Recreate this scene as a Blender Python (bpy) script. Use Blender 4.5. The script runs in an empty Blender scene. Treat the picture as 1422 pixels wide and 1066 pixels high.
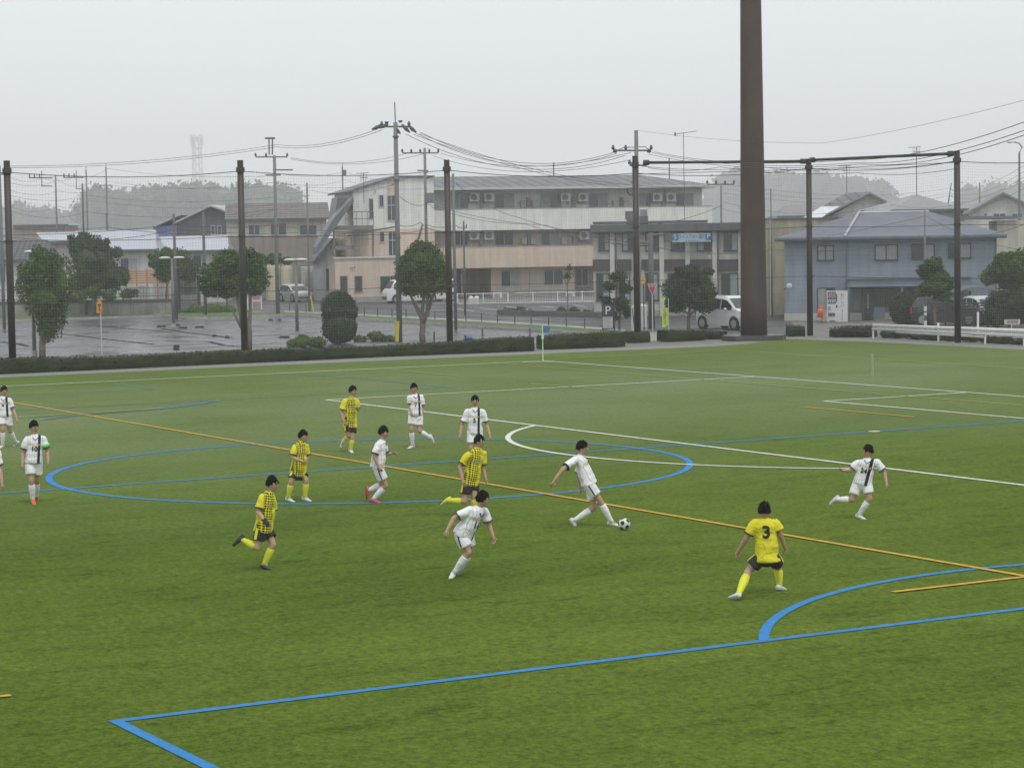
import bpy, bmesh, math, random
from mathutils import Vector, Matrix, noise
from mathutils.bvhtree import BVHTree
random.seed(7)
S = bpy.context.scene
COL = S.collection
R = math.radians
# ------------------------------------------------------------------ camera
CX, CY, CZ = 80.198, -47.549, 4.996
YAW, PIT, ROLL, FP = -1.049148, 0.0632296, -0.0162696, 3218.12      # focal length in photo pixels (1422 wide)
Cc = Vector((CX, CY, CZ))
Fw = Vector((math.sin(YAW)*math.cos(PIT), math.cos(YAW)*math.cos(PIT), -math.sin(PIT)))
R0 = Vector((math.cos(YAW), -math.sin(YAW), 0)); U0 = R0.cross(Fw)
R2 = math.cos(ROLL)*R0 + math.sin(ROLL)*U0; U2 = -math.sin(ROLL)*R0 + math.cos(ROLL)*U0
Fh = Vector((math.sin(YAW), math.cos(YAW), 0)); Rh = R0.copy()      # horizontal forward / right
camd = bpy.data.cameras.new('camera'); cam = bpy.data.objects.new('camera', camd); COL.objects.link(cam)
camd.sensor_width = 36; camd.lens = 36*FP/1422; camd.clip_start = 0.5; camd.clip_end = 6000
cam.matrix_world = Matrix(((R2.x, U2.x, -Fw.x, CX), (R2.y, U2.y, -Fw.y, CY), (R2.z, U2.z, -Fw.z, CZ), (0, 0, 0, 1)))
S.camera = cam
# ------------------------------------------------------------------ world, sun, exposure
SUN_EL, SUN_AZ = R(62), R(98)
W = bpy.data.worlds.new('World'); S.world = W; W.use_nodes = True
nt = W.node_tree; nt.nodes.clear()
def N(nt, t, **k):
    n = nt.nodes.new(t)
    for a, b in k.items(): setattr(n, a, b)
    return n
out = N(nt, 'ShaderNodeOutputWorld'); bg = N(nt, 'ShaderNodeBackground'); bg2 = N(nt, 'ShaderNodeBackground'); add = N(nt, 'ShaderNodeAddShader')
sky = N(nt, 'ShaderNodeTexSky', sky_type='NISHITA', sun_disc=False, sun_elevation=SUN_EL, sun_rotation=SUN_AZ)
hs = N(nt, 'ShaderNodeHueSaturation'); hs.inputs['Saturation'].default_value = 0.12
bg.inputs[1].default_value = 0.05
nt.links.new(sky.outputs[0], hs.inputs['Color']); nt.links.new(hs.outputs[0], bg.inputs[0])
# rain cloud layer: pale grey, brighter overhead than at the horizon as an overcast sky is
tc = N(nt, 'ShaderNodeTexCoord'); sx = N(nt, 'ShaderNodeSeparateXYZ'); rp = N(nt, 'ShaderNodeValToRGB')
nt.links.new(tc.outputs['Generated'], sx.inputs[0]); nt.links.new(sx.outputs['Z'], rp.inputs[0])
e = rp.color_ramp.elements; e[0].position = 0.0; e[0].color = (.67, .705, .73, 1); e[1].position = 1.0; e[1].color = (.86, .88, .90, 1)
m_ = rp.color_ramp.elements.new(0.09); m_.color = (.64, .68, .70, 1)
m_ = rp.color_ramp.elements.new(0.35); m_.color = (.74, .77, .79, 1)
cn = N(nt, 'ShaderNodeTexNoise'); cn.inputs['Scale'].default_value = 1.6; cn.inputs['Detail'].default_value = 3
mp = N(nt, 'ShaderNodeMapping'); mp.inputs['Scale'].default_value = (1, 1, 3.5)
nt.links.new(tc.outputs['Generated'], mp.inputs[0]); nt.links.new(mp.outputs[0], cn.inputs['Vector'])
mr = N(nt, 'ShaderNodeMapRange'); mr.inputs[1].default_value = .3; mr.inputs[2].default_value = .7; mr.inputs[3].default_value = .975; mr.inputs[4].default_value = 1.025
nt.links.new(cn.outputs[0], mr.inputs[0])
vm = N(nt, 'ShaderNodeVectorMath', operation='SCALE'); nt.links.new(rp.outputs[0], vm.inputs[0]); nt.links.new(mr.outputs[0], vm.inputs['Scale'])
nt.links.new(vm.outputs[0], bg2.inputs[0]); bg2.inputs[1].default_value = 1.0
nt.links.new(bg.outputs[0], add.inputs[0]); nt.links.new(bg2.outputs[0], add.inputs[1]); nt.links.new(add.outputs[0], out.inputs[0])
sl = bpy.data.lights.new('sun', 'SUN'); sl.energy = 1.25; sl.angle = R(14); sl.color = (1, .97, .93)
so = bpy.data.objects.new('sun', sl); COL.objects.link(so)
so.rotation_euler = (Vector((math.sin(SUN_AZ)*math.cos(SUN_EL), math.cos(SUN_AZ)*math.cos(SUN_EL), math.sin(SUN_EL)))).to_track_quat('Z', 'Y').to_euler()
S.view_settings.view_transform = 'Standard'; S.view_settings.look = 'None'; S.view_settings.exposure = 0; S.view_settings.gamma = 1
S.render.engine = 'CYCLES'; S.cycles.use_denoising = True
S.cycles.max_bounces = 6; S.cycles.diffuse_bounces = 2; S.cycles.glossy_bounces = 3; S.cycles.volume_bounces = 1; S.cycles.transparent_max_bounces = 6
S.cycles.volume_step_rate = 5
# ------------------------------------------------------------------ photo pixel -> place
def ray(px, py): return Fw + R2*((px-711)/FP) - U2*((py-533)/FP)
def V(px, py, d):
    r = ray(px, py); return Cc + r*(d/r.dot(Fh))
def G(px, py, h=0.0):
    r = ray(px, py); return Cc + r*((h-CZ)/r.z)
def dep(px, py, h=0.0): return (G(px, py, h)-Cc).dot(Fh)
def gp(px, d, h=0.0):                     # ground point in column px (column read near the horizon) at forward depth d
    p = V(px, 400, d)
    for _ in range(3):
        q = pix(Vector((p.x, p.y, h))); p = p + Rh*((px-q[0])*d/FP)
    return Vector((p.x, p.y, h))
def pix(p):
    v = p-Cc; w = v.dot(Fw); return (711+FP*v.dot(R2)/w, 533-FP*v.dot(U2)/w)
# ------------------------------------------------------------------ materials
MATS = {}
def M(name, col, rough=.6, var=.15, scale=2., bump=0., bscale=20., pat=None, metal=0., spec=.5, coat=0., hue=0.):
    if name in MATS: return MATS[name]
    m = bpy.data.materials.new(name); m.use_nodes = True; t = m.node_tree; b = t.nodes['Principled BSDF']
    b.inputs['Roughness'].default_value = rough; b.inputs['Metallic'].default_value = metal
    b.inputs['Specular IOR Level'].default_value = spec; b.inputs['Coat Weight'].default_value = coat
    tc = N(t, 'ShaderNodeTexCoord'); no = N(t, 'ShaderNodeTexNoise'); no.inputs['Scale'].default_value = scale; no.inputs['Detail'].default_value = 6; no.inputs['Roughness'].default_value = .65
    t.links.new(tc.outputs['Object'], no.inputs['Vector'])
    r = N(t, 'ShaderNodeMapRange'); r.inputs[1].default_value = .3; r.inputs[2].default_value = .7; r.inputs[3].default_value = 1-var; r.inputs[4].default_value = 1+var
    t.links.new(no.outputs[0], r.inputs[0]); last = r.outputs[0]
    def mul(a, bb):
        x = N(t, 'ShaderNodeMath', operation='MULTIPLY'); t.links.new(a, x.inputs[0]); t.links.new(bb, x.inputs[1]); return x.outputs[0]
    if any(k in name for k in ('siding', 'wall', 'render', 'fascia', 'concrete', 'plaster', 'mast', 'panel', 'pole')):      # rain streaks running down
        ms = N(t, 'ShaderNodeMapping'); ms.inputs['Scale'].default_value = (1.6, 1.6, .16); t.links.new(tc.outputs['Object'], ms.inputs[0]); ns = N(t, 'ShaderNodeTexNoise'); ns.inputs['Scale'].default_value = 1.4; ns.inputs['Detail'].default_value = 6; ns.inputs['Roughness'].default_value = .7; t.links.new(ms.outputs[0], ns.inputs['Vector'])
        rs_ = N(t, 'ShaderNodeMapRange'); rs_.inputs[1].default_value = .34; rs_.inputs[2].default_value = .62; rs_.inputs[3].default_value = (.84 if 'siding' in name else .76); rs_.inputs[4].default_value = 1.06; t.links.new(ns.outputs[0], rs_.inputs[0]); last = mul(last, rs_.outputs[0])
    if pat:
        sp = N(t, 'ShaderNodeSeparateXYZ'); t.links.new(tc.outputs['Object'], sp.inputs[0])
        for (ax, per, duty, amt) in pat:      # thin darker joints at a regular spacing along an axis
            src = sp.outputs['XYZ'.index(ax)] if ax in 'XYZ' else None
            if ax == 'D':                     # diagonal
                s2 = N(t, 'ShaderNodeMath', operation='ADD'); t.links.new(sp.outputs[0], s2.inputs[0]); t.links.new(sp.outputs[2], s2.inputs[1]); src = s2.outputs[0]
            d_ = N(t, 'ShaderNodeMath', operation='DIVIDE'); t.links.new(src, d_.inputs[0]); d_.inputs[1].default_value = per
            f_ = N(t, 'ShaderNodeMath', operation='FRACT'); t.links.new(d_.outputs[0], f_.inputs[0])
            g_ = N(t, 'ShaderNodeMath', operation='GREATER_THAN'); t.links.new(f_.outputs[0], g_.inputs[0]); g_.inputs[1].default_value = 1-duty
            h_ = N(t, 'ShaderNodeMapRange'); h_.inputs[3].default_value = 1; h_.inputs[4].default_value = 1-amt; t.links.new(g_.outputs[0], h_.inputs[0])
            last = mul(last, h_.outputs[0])
    v = N(t, 'ShaderNodeVectorMath', operation='SCALE'); v.inputs[0].default_value = col[:3]; t.links.new(last, v.inputs['Scale']); t.links.new(v.outputs[0], b.inputs['Base Color'])
    if bump:
        n2 = N(t, 'ShaderNodeTexNoise'); n2.inputs['Scale'].default_value = bscale; n2.inputs['Detail'].default_value = 4; t.links.new(tc.outputs['Object'], n2.inputs['Vector'])
        bp = N(t, 'ShaderNodeBump'); bp.inputs['Strength'].default_value = bump; bp.inputs['Distance'].default_value = .05; t.links.new(n2.outputs[0], bp.inputs['Height']); t.links.new(bp.outputs[0], b.inputs['Normal'])
    MATS[name] = m; return m
def leafmat(name, dark, light, cs=.9):
    if name in MATS: return MATS[name]
    m = bpy.data.materials.new(name); m.use_nodes = True; t = m.node_tree; b = t.nodes['Principled BSDF']; b.inputs['Roughness'].default_value = .6; b.inputs['Specular IOR Level'].default_value = .15
    ge = N(t, 'ShaderNodeNewGeometry'); tc = N(t, 'ShaderNodeTexCoord'); no = N(t, 'ShaderNodeTexNoise'); no.inputs['Scale'].default_value = cs; no.inputs['Detail'].default_value = 5
    t.links.new(tc.outputs['Object'], no.inputs['Vector'])
    a = N(t, 'ShaderNodeMath', operation='MULTIPLY_ADD'); t.links.new(ge.outputs['Random Per Island'], a.inputs[0]); a.inputs[1].default_value = .55
    c = N(t, 'ShaderNodeMapRange'); c.inputs[1].default_value = .35; c.inputs[2].default_value = .65; c.inputs[3].default_value = 0; c.inputs[4].default_value = .55; t.links.new(no.outputs[0], c.inputs[0]); t.links.new(c.outputs[0], a.inputs[2])
    r = N(t, 'ShaderNodeValToRGB'); r.color_ramp.elements[0].color = (*dark, 1); r.color_ramp.elements[1].color = (*light, 1); t.links.new(a.outputs[0], r.inputs[0]); t.links.new(r.outputs[0], b.inputs['Base Color'])
    MATS[name] = m; return m
# ------------------------------------------------------------------ mesh builder
class MB:
    def __init__(s): s.v = []; s.f = []
    def poly(s, pts):
        i = len(s.v); s.v += [tuple(p) for p in pts]; s.f.append(tuple(range(i, i+len(pts)))); return s
    def box(s, x0, x1, y0, y1, z0, z1):
        i = len(s.v); s.v += [(x, y, z) for z in (z0, z1) for (x, y) in ((x0, y0), (x1, y0), (x1, y1), (x0, y1))]
        s.f += [tuple(i+k for k in q) for q in ((3, 2, 1, 0), (4, 5, 6, 7), (0, 1, 5, 4), (1, 2, 6, 5), (2, 3, 7, 6), (3, 0, 4, 7))]; return s
    def prism(s, pts, y0, y1):              # outline in x,z pushed through y
        n = len(pts); i = len(s.v); s.v += [(x, y0, z) for x, z in pts]+[(x, y1, z) for x, z in pts]
        s.f += [tuple(range(i, i+n)), tuple(reversed(range(i+n, i+2*n)))]+[(i+k, i+n+k, i+n+(k+1) % n, i+(k+1) % n) for k in range(n)]; return s
    def prismz(s, pts, z0, z1):
        n = len(pts); i = len(s.v); s.v += [(p[0], p[1], z0) for p in pts]+[(p[0], p[1], z1) for p in pts]
        s.f += [tuple(reversed(range(i, i+n))), tuple(range(i+n, i+2*n))]+[(i+k, i+(k+1) % n, i+n+(k+1) % n, i+n+k) for k in range(n)]; return s
    def tube(s, pts, rs, n=8, cap=True):
        pts = [Vector(p) for p in pts]
        if not hasattr(rs, '__len__'): rs = [rs]*len(pts)
        base = len(s.v); ref = None
        for k, p in enumerate(pts):
            t = (pts[min(k+1, len(pts)-1)]-pts[max(k-1, 0)])
            if t.length < 1e-9: t = Vector((0, 0, 1))
            t.normalize()
            if ref is None: ref = Vector((0, 0, 1)) if abs(t.z) < .9 else Vector((1, 0, 0))
            a = t.cross(ref).normalized(); b2 = t.cross(a); ref = -b2 if False else ref
            for j in range(n):
                an = 2*math.pi*j/n; q = p+(a*math.cos(an)+b2*math.sin(an))*rs[k]; s.v.append(tuple(q))
        for k in range(len(pts)-1):
            for j in range(n): s.f.append((base+k*n+j, base+k*n+(j+1) % n, base+(k+1)*n+(j+1) % n, base+(k+1)*n+j))
        if cap: s.f += [tuple(reversed(range(base, base+n))), tuple(range(base+(len(pts)-1)*n, base+len(pts)*n))]
        return s
    def capsule(s, p0, p1, r0, r1, side=None, ratio=1., n=12, f0=False, f1=False):   # tapered, round or flat ended; 'ratio' squeezes across 'side'
        p0 = Vector(p0); p1 = Vector(p1); t = p1-p0; L = t.length; t = t/L if L > 1e-6 else Vector((0, 0, 1))
        a = (Vector(side)-t*Vector(side).dot(t)).normalized() if side is not None else t.orthogonal().normalized()
        b = t.cross(a); rings = []
        for k in ((0, 30, 60, 90) if not f0 else (90,)): rings.append((p0-t*r0*math.cos(R(k))*(0 if f0 else 1), r0*max(math.sin(R(k)), .02)))
        rings.append((p0.lerp(p1, .5), (r0+r1)/2))
        for k in ((90, 60, 30, 0) if not f1 else (90,)): rings.append((p1+t*r1*math.cos(R(k))*(0 if f1 else 1), r1*max(math.sin(R(k)), .02)))
        base = len(s.v)
        for c, r in rings:
            for j in range(n):
                an = 2*math.pi*j/n; s.v.append(tuple(c+a*r*math.cos(an)+b*r*ratio*math.sin(an)))
        m = len(rings)
        for k in range(m-1):
            for j in range(n): s.f.append((base+k*n+j, base+k*n+(j+1) % n, base+(k+1)*n+(j+1) % n, base+(k+1)*n+j))
        s.f += [tuple(reversed(range(base, base+n))), tuple(range(base+(m-1)*n, base+m*n))]
        return s
    def ell(s, c, ax, ay, az, n=12, m=8):
        c = Vector(c); base = len(s.v)
        for k in range(m+1):
            th = math.pi*max(.03, min(k/m, .97)) if k in (0, m) else math.pi*k/m
            for j in range(n):
                an = 2*math.pi*j/n; s.v.append(tuple(c+ax*(math.sin(th)*math.cos(an))+ay*(math.sin(th)*math.sin(an))+az*math.cos(th)))
        for k in range(m):
            for j in range(n): s.f.append((base+(k+1)*n+j, base+(k+1)*n+(j+1) % n, base+k*n+(j+1) % n, base+k*n+j))
        s.f += [tuple(range(base, base+n)), tuple(reversed(range(base+m*n, base+(m+1)*n)))]
        return s
    def leaf(s, p, sz):
        a = Vector((random.gauss(0, 1), random.gauss(0, 1), random.gauss(0, 1))).normalized(); b = a.orthogonal().normalized()
        b = (Matrix.Rotation(random.random()*6.28, 3, a) @ b); c = a.cross(b)
        i = len(s.v); s.v += [tuple(p-b*sz), tuple(p-c*sz*.55+a*sz*.15), tuple(p+b*sz), tuple(p+c*sz*.55+a*sz*.15)]; s.f.append((i, i+1, i+2, i+3)); return s
    def mesh(s, name, mat, smooth=False):
        me = bpy.data.meshes.new(name); me.from_pydata(s.v, [], s.f)
        if mat: me.materials.append(mat)
        if smooth: me.polygons.foreach_set('use_smooth', [True]*len(me.polygons))
        me.update(); return me
    def build(s, name, mat, parent=None, smooth=False, mw=None):
        o = bpy.data.objects.new(name, s.mesh(name, mat, smooth)); COL.objects.link(o)
        if parent: o.parent = parent
        if mw is not None: o.matrix_world = mw
        return o
def tag(o, label=None, cat=None, group=None, kind=None):
    if label: o['label'] = label
    if cat: o['category'] = cat
    if group: o['group'] = group
    if kind: o['kind'] = kind
    return o
def empty(name, loc, label=None, cat=None, group=None, rz=0.):
    o = bpy.data.objects.new(name, None); COL.objects.link(o); o.location = loc; o.rotation_euler = (0, 0, rz); o.empty_display_size = .2
    return tag(o, label, cat, group)
def struct(o): o['kind'] = 'structure'; return o
def text_mesh(body, size, depth=0.0, off=0.0):
    c = bpy.data.curves.new('txt', 'FONT'); c.body = body; c.size = size; c.align_x = 'CENTER'; c.align_y = 'CENTER'; c.extrude = depth; c.offset = off
    o = bpy.data.objects.new('txt', c); COL.objects.link(o); bpy.context.view_layer.update()
    me = bpy.data.meshes.new_from_object(o.evaluated_get(bpy.context.evaluated_depsgraph_get())); bpy.data.objects.remove(o); bpy.data.curves.remove(c)
    return me
def put_text(body, size, parent, mat, loc, name='lettering', sx=1., vertical=False):
    # lettering standing on a local x-z plane facing -y
    if vertical: body = '\n'.join(body)
    me = text_mesh(body, size, .004); me.materials.clear(); me.materials.append(mat)
    for v in me.vertices: x, y, z = v.co; v.co = (x*sx, -z, y)
    o = bpy.data.objects.new(name, me); COL.objects.link(o); o.parent = parent; o.location = loc; return o
class Fac:                                   # a building front: local x along it, y away from the camera, z up
    def __init__(s, px, d, ang):
        s.o = gp(px, d); a = R(ang)
        s.ex = Rh*math.cos(a)+Fh*math.sin(a); s.ey = -Rh*math.sin(a)+Fh*math.cos(a); s.rz = math.atan2(s.ex.y, s.ex.x)
    def L(s, px, py, y=0.):
        r = ray(px, py); t = (y-(Cc-s.o).dot(s.ey))/r.dot(s.ey); p = Cc+r*t-s.o; return p.dot(s.ex), p.z
    def x(s, px, py=380, y=0.): return s.L(px, py, y)[0]
    def z(s, px, py, y=0.): return s.L(px, py, y)[1]
    def empty(s, name, *a): return empty(name, s.o, *a, rz=s.rz)
# ================================================================== ground, turf, markings
def turf_mat():
    m = bpy.data.materials.new('turf'); m.use_nodes = True; t = m.node_tree; b = t.nodes['Principled BSDF']
    tc = N(t, 'ShaderNodeTexCoord')
    def noise_(scale, det=4, rough=.6, vec=None, dist=0.):
        n = N(t, 'ShaderNodeTexNoise'); n.inputs['Scale'].default_value = scale; n.inputs['Detail'].default_value = det; n.inputs['Roughness'].default_value = rough; n.inputs['Distortion'].default_value = dist
        t.links.new(vec or tc.outputs['Object'], n.inputs['Vector']); return n.outputs[0]
    def ramp(src, stops):
        r = N(t, 'ShaderNodeValToRGB'); el = r.color_ramp.elements; el[0].position = stops[0][0]; el[0].color = (*stops[0][1], 1); el[1].position = stops[-1][0]; el[1].color = (*stops[-1][1], 1)
        for p, c in stops[1:-1]: q = el.new(p); q.color = (*c, 1)
        t.links.new(src, r.inputs[0]); return r.outputs[0]
    def mix(f, a, c, mode='MIX'):
        x = N(t, 'ShaderNodeMix', data_type='RGBA', blend_type=mode)
        if isinstance(f, float): x.inputs[0].default_value = f
        else: t.links.new(f, x.inputs[0])
        t.links.new(a, x.inputs[6]); t.links.new(c, x.inputs[7]); return x.outputs[2]
    fine = ramp(noise_(9, 12, .95), [(.38, (.020, .035, .002)), (.5, (.076, .120, .011)), (.62, (.165, .226, .036))])
    mp = N(t, 'ShaderNodeMapping'); mp.inputs['Rotation'].default_value = (0, 0, .35); mp.inputs['Scale'].default_value = (1, .42, 1); t.links.new(tc.outputs['Object'], mp.inputs[0])
    big = ramp(noise_(.22, 5, .62, mp.outputs[0], .6), [(.32, (.80, .84, .76)), (.68, (1.18, 1.14, 1.24))])
    mid = ramp(noise_(2.3, 5, .7, mp.outputs[0], .8), [(.33, (.79, .82, .70)), (.47, (1, 1, 1)), (.7, (1.18, 1.16, 1.25))])
    # scuffed darker pile: sparse short strokes where the blades lie the other way
    mp2 = N(t, 'ShaderNodeMapping'); mp2.inputs['Rotation'].default_value = (0, 0, -.6); mp2.inputs['Scale'].default_value = (1.2, .5, 1); t.links.new(tc.outputs['Object'], mp2.inputs[0])
    scf = ramp(noise_(1.15, 5, .75, mp2.outputs[0], 1.6), [(.35, (.66, .72, .52)), (.42, (1, 1, 1)), (.9, (1, 1, 1))])
    c = mix(1., fine, big, 'MULTIPLY'); c = mix(1., c, mid, 'MULTIPLY'); c = mix(1., c, scf, 'MULTIPLY')
    # paler far half: worn pile, plus grazing sheen and haze put into the colour
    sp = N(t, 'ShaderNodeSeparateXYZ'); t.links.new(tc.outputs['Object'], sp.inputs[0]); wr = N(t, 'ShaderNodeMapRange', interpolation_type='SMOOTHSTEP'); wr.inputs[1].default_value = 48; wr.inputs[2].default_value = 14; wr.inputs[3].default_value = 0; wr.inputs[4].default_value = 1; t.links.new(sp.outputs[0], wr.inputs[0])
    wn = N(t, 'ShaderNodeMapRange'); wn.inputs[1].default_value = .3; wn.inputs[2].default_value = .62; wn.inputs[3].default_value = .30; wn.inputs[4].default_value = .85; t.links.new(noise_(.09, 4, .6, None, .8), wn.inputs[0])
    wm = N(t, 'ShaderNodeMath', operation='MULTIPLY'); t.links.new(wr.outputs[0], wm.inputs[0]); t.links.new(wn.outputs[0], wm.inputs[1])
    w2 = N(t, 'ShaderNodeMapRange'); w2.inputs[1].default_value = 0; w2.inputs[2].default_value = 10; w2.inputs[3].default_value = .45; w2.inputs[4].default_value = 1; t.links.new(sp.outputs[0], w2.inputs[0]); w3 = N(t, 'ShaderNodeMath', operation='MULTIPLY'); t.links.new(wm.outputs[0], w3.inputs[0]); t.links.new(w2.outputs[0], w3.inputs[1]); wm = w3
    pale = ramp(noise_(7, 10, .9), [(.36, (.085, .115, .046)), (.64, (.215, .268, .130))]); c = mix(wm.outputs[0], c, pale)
    t.links.new(c, b.inputs['Base Color']); b.inputs['Roughness'].default_value = .62; b.inputs['Specular IOR Level'].default_value = .0
    b.inputs['Sheen Weight'].default_value = .03; b.inputs['Sheen Roughness'].default_value = .5
    bp = N(t, 'ShaderNodeBump'); bp.inputs['Strength'].default_value = .5; bp.inputs['Distance'].default_value = .02
    t.links.new(noise_(38, 5, .8), bp.inputs['Height']); t.links.new(bp.outputs[0], b.inputs['Normal']); return m
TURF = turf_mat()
def wet_mat(name, base, r0, r1, scale, dark=.55, crack=True):
    m = bpy.data.materials.new(name); m.use_nodes = True; t = m.node_tree; b = t.nodes['Principled BSDF']; tc = N(t, 'ShaderNodeTexCoord')
    n = N(t, 'ShaderNodeTexNoise'); n.inputs['Scale'].default_value = scale; n.inputs['Detail'].default_value = 7; n.inputs['Roughness'].default_value = .7; n.inputs['Distortion'].default_value = .5; t.links.new(tc.outputs['Object'], n.inputs['Vector'])
    q = N(t, 'ShaderNodeMapRange'); q.inputs[1].default_value = .35; q.inputs[2].default_value = .62; q.inputs[3].default_value = r0; q.inputs[4].default_value = r1; t.links.new(n.outputs[0], q.inputs[0]); t.links.new(q.outputs[0], b.inputs['Roughness'])
    n2 = N(t, 'ShaderNodeTexNoise'); n2.inputs['Scale'].default_value = 12; n2.inputs['Detail'].default_value = 8; t.links.new(tc.outputs['Object'], n2.inputs['Vector'])
    v = N(t, 'ShaderNodeMapRange'); v.inputs[1].default_value = .3; v.inputs[2].default_value = .7; v.inputs[3].default_value = dark; v.inputs[4].default_value = 1.3; t.links.new(n2.outputs[0], v.inputs[0])
    s = N(t, 'ShaderNodeVectorMath', operation='SCALE'); s.inputs[0].default_value = base; t.links.new(v.outputs[0], s.inputs['Scale']); t.links.new(s.outputs[0], b.inputs['Base Color'])
    bp = N(t, 'ShaderNodeBump'); bp.inputs['Strength'].default_value = .25; bp.inputs['Distance'].default_value = .01; t.links.new(n2.outputs[0], bp.inputs['Height']); t.links.new(bp.outputs[0], b.inputs['Normal'])
    return m
LOT = wet_mat('wet asphalt lot', (.060, .063, .070), .10, .55, .22)
ROAD = wet_mat('wet road', (.055, .056, .06), .35, .7, .3)
SOIL = M('soil and gravel', (.16, .155, .14), .8, .3, 1.5, .5, 30)
GRAVEL = M('gravel strip', (.20, .20, .19), .75, .3, 8, .5, 40)
LAWN = M('lawn verge', (.085, .12, .035), .85, .35, 3, .8, 25)
KERB = M('kerb concrete', (.34, .34, .32), .7, .2, 3)
def sheet(name, pts, z, mat):
    mb = MB(); mb.poly([(p[0], p[1], z) for p in pts]); o = mb.build(name, mat); struct(o); return o
o = MB().poly([*[tuple((Vector((CX, CY, 0))+Rh*a+Fh*b)[:2])+(-.02,) for a, b in ((-1190, -120), (1190, -120), (1190, 2290), (-1190, 2290))]]).build('ground', SOIL); struct(o)
g = lambda px, py: G(px, py)
edge = [g(-80, 528), g(0, 524), g(340, 508.5), g(740, 491.5), g(985, 481), g(1035, 477.5), g(1090, 470.5), g(1200, 474), g(1300, 479), g(1422, 485.5), g(1520, 490)]
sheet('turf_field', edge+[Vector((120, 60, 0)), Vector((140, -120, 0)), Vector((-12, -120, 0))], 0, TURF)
off = [p+Vector((-2.2, 1.2, 0)) for p in edge[:6]]+[edge[6]+Vector((-1.6, 2.0, 0)), edge[7]+Vector((.3, 2.0, 0)), edge[8]+Vector((.3, 2.0, 0)), edge[9]+Vector((.3, 2.0, 0)), edge[10]+Vector((.3, 2.0, 0))]
mb = MB()
for k in range(len(edge)-1): mb.poly([(edge[k].x, edge[k].y, -.006), (edge[k+1].x, edge[k+1].y, -.006), (off[k+1].x, off[k+1].y, -.006), (off[k].x, off[k].y, -.006)])
struct(mb.build('gravel_path', GRAVEL))
def linemat(name, col, wear):
    m = M(name, col, .75, .16, 5, .4, 40, spec=.12); t = m.node_tree; b = t.nodes['Principled BSDF']; src = b.inputs['Base Color'].links[0].from_socket
    tc = N(t, 'ShaderNodeTexCoord'); n = N(t, 'ShaderNodeTexNoise'); n.inputs['Scale'].default_value = 14; n.inputs['Detail'].default_value = 10; n.inputs['Roughness'].default_value = .9; t.links.new(tc.outputs['Object'], n.inputs['Vector'])
    q = N(t, 'ShaderNodeMapRange'); q.inputs[1].default_value = .36; q.inputs[2].default_value = .50; q.inputs[3].default_value = wear; q.inputs[4].default_value = 0; t.links.new(n.outputs[0], q.inputs[0])
    x = N(t, 'ShaderNodeMix', data_type='RGBA'); t.links.new(q.outputs[0], x.inputs[0]); t.links.new(src, x.inputs[6]); x.inputs[7].default_value = (.07, .11, .02, 1); t.links.new(x.outputs[2], b.inputs['Base Color']); return m
WHITE_LN = linemat('white pitch fibre', (.66, .68, .60), .6); BLUE_LN = linemat('blue pitch fibre', (.030, .205, .50), .6); YEL_LN = linemat('yellow pitch fibre', (.56, .34, .045), .6); PYEL = linemat('faded yellow fibre', (.34, .35, .08), .8)
def strip(mb, pts, w, z, closed=False):
    pts = [Vector((p[0], p[1], 0)) for p in pts]; n = len(pts); L = []; Rr = []
    for i in range(n):
        a = pts[(i-1) % n] if closed or i > 0 else pts[i]; b = pts[(i+1) % n] if closed or i < n-1 else pts[i]
        t = (b-a).normalized(); nn = Vector((-t.y, t.x, 0)); L.append(pts[i]+nn*w/2); Rr.append(pts[i]-nn*w/2)
    for i in range(n if closed else n-1):
        j = (i+1) % n; mb.poly([(L[i].x, L[i].y, z), (Rr[i].x, Rr[i].y, z), (Rr[j].x, Rr[j].y, z), (L[j].x, L[j].y, z)])
def seg(mb, a, b, w, z):
    a = Vector(a); b = Vector(b); n = max(2, int((b-a).length/1.5)); t = (b-a).normalized(); a = a-t*w/2; b = b+t*w/2
    strip(mb, [a.lerp(b, k/n) for k in range(n+1)], w, z)
def arc(c, r, a0, a1, n=60): return [(c[0]+r*math.cos(R(a0+(a1-a0)*k/n)), c[1]+r*math.sin(R(a0+(a1-a0)*k/n))) for k in range(n+1)]
Wd = 69.436; m2 = Wd/2; LW = .135
mw_ = MB()   # white full-size pitch: touchline x=0, goal line y=0
seg(mw_, (0, 0), (0, -105), LW, .012); seg(mw_, (0, 0), (Wd, 0), LW, .0124); seg(mw_, (m2-20.16, 0), (m2-20.16, -16.5), LW, .0128)
seg(mw_, (m2-20.16, -16.5), (m2+20.16, -16.5), LW, .0132); seg(mw_, (m2-9.16, 0), (m2-9.16, -5.5), LW, .0128); seg(mw_, (m2-9.16, -5.5), (m2+9.16, -5.5), LW, .0132)
aa = math.degrees(math.asin(5.5/9.15)); strip(mw_, arc((m2, -11), 9.15, 180+aa, 360-aa), LW, .0136)
strip(mw_, arc((0, 0), 1., 270, 360, 10), LW, .0136)
mw_.poly([(m2+.15*math.cos(k*.52), -11+.15*math.sin(k*.52), .0164) for k in range(12)])
struct(mw_.build('white_pitch_lines', WHITE_LN))
yc, bx, bs, ax_, ar_, cr_, wp = -24.953, 57.273, -39.226, 61.311, 7.157, 6.975, 34.651
bw = yc-bs
mbb = MB(); mbf = MB(); FBLUE = linemat('pale blue fibre', (.11, .19, .21), .7)  # paler copy for far lines: low-angle fading into the turf put into the colour
strip(mbb, arc((wp, yc), cr_, 0, 360, 120)[:-1], .155, .008, True); seg(mbb, (wp, 0.2), (wp, -50.5), LW, .0084)
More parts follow.
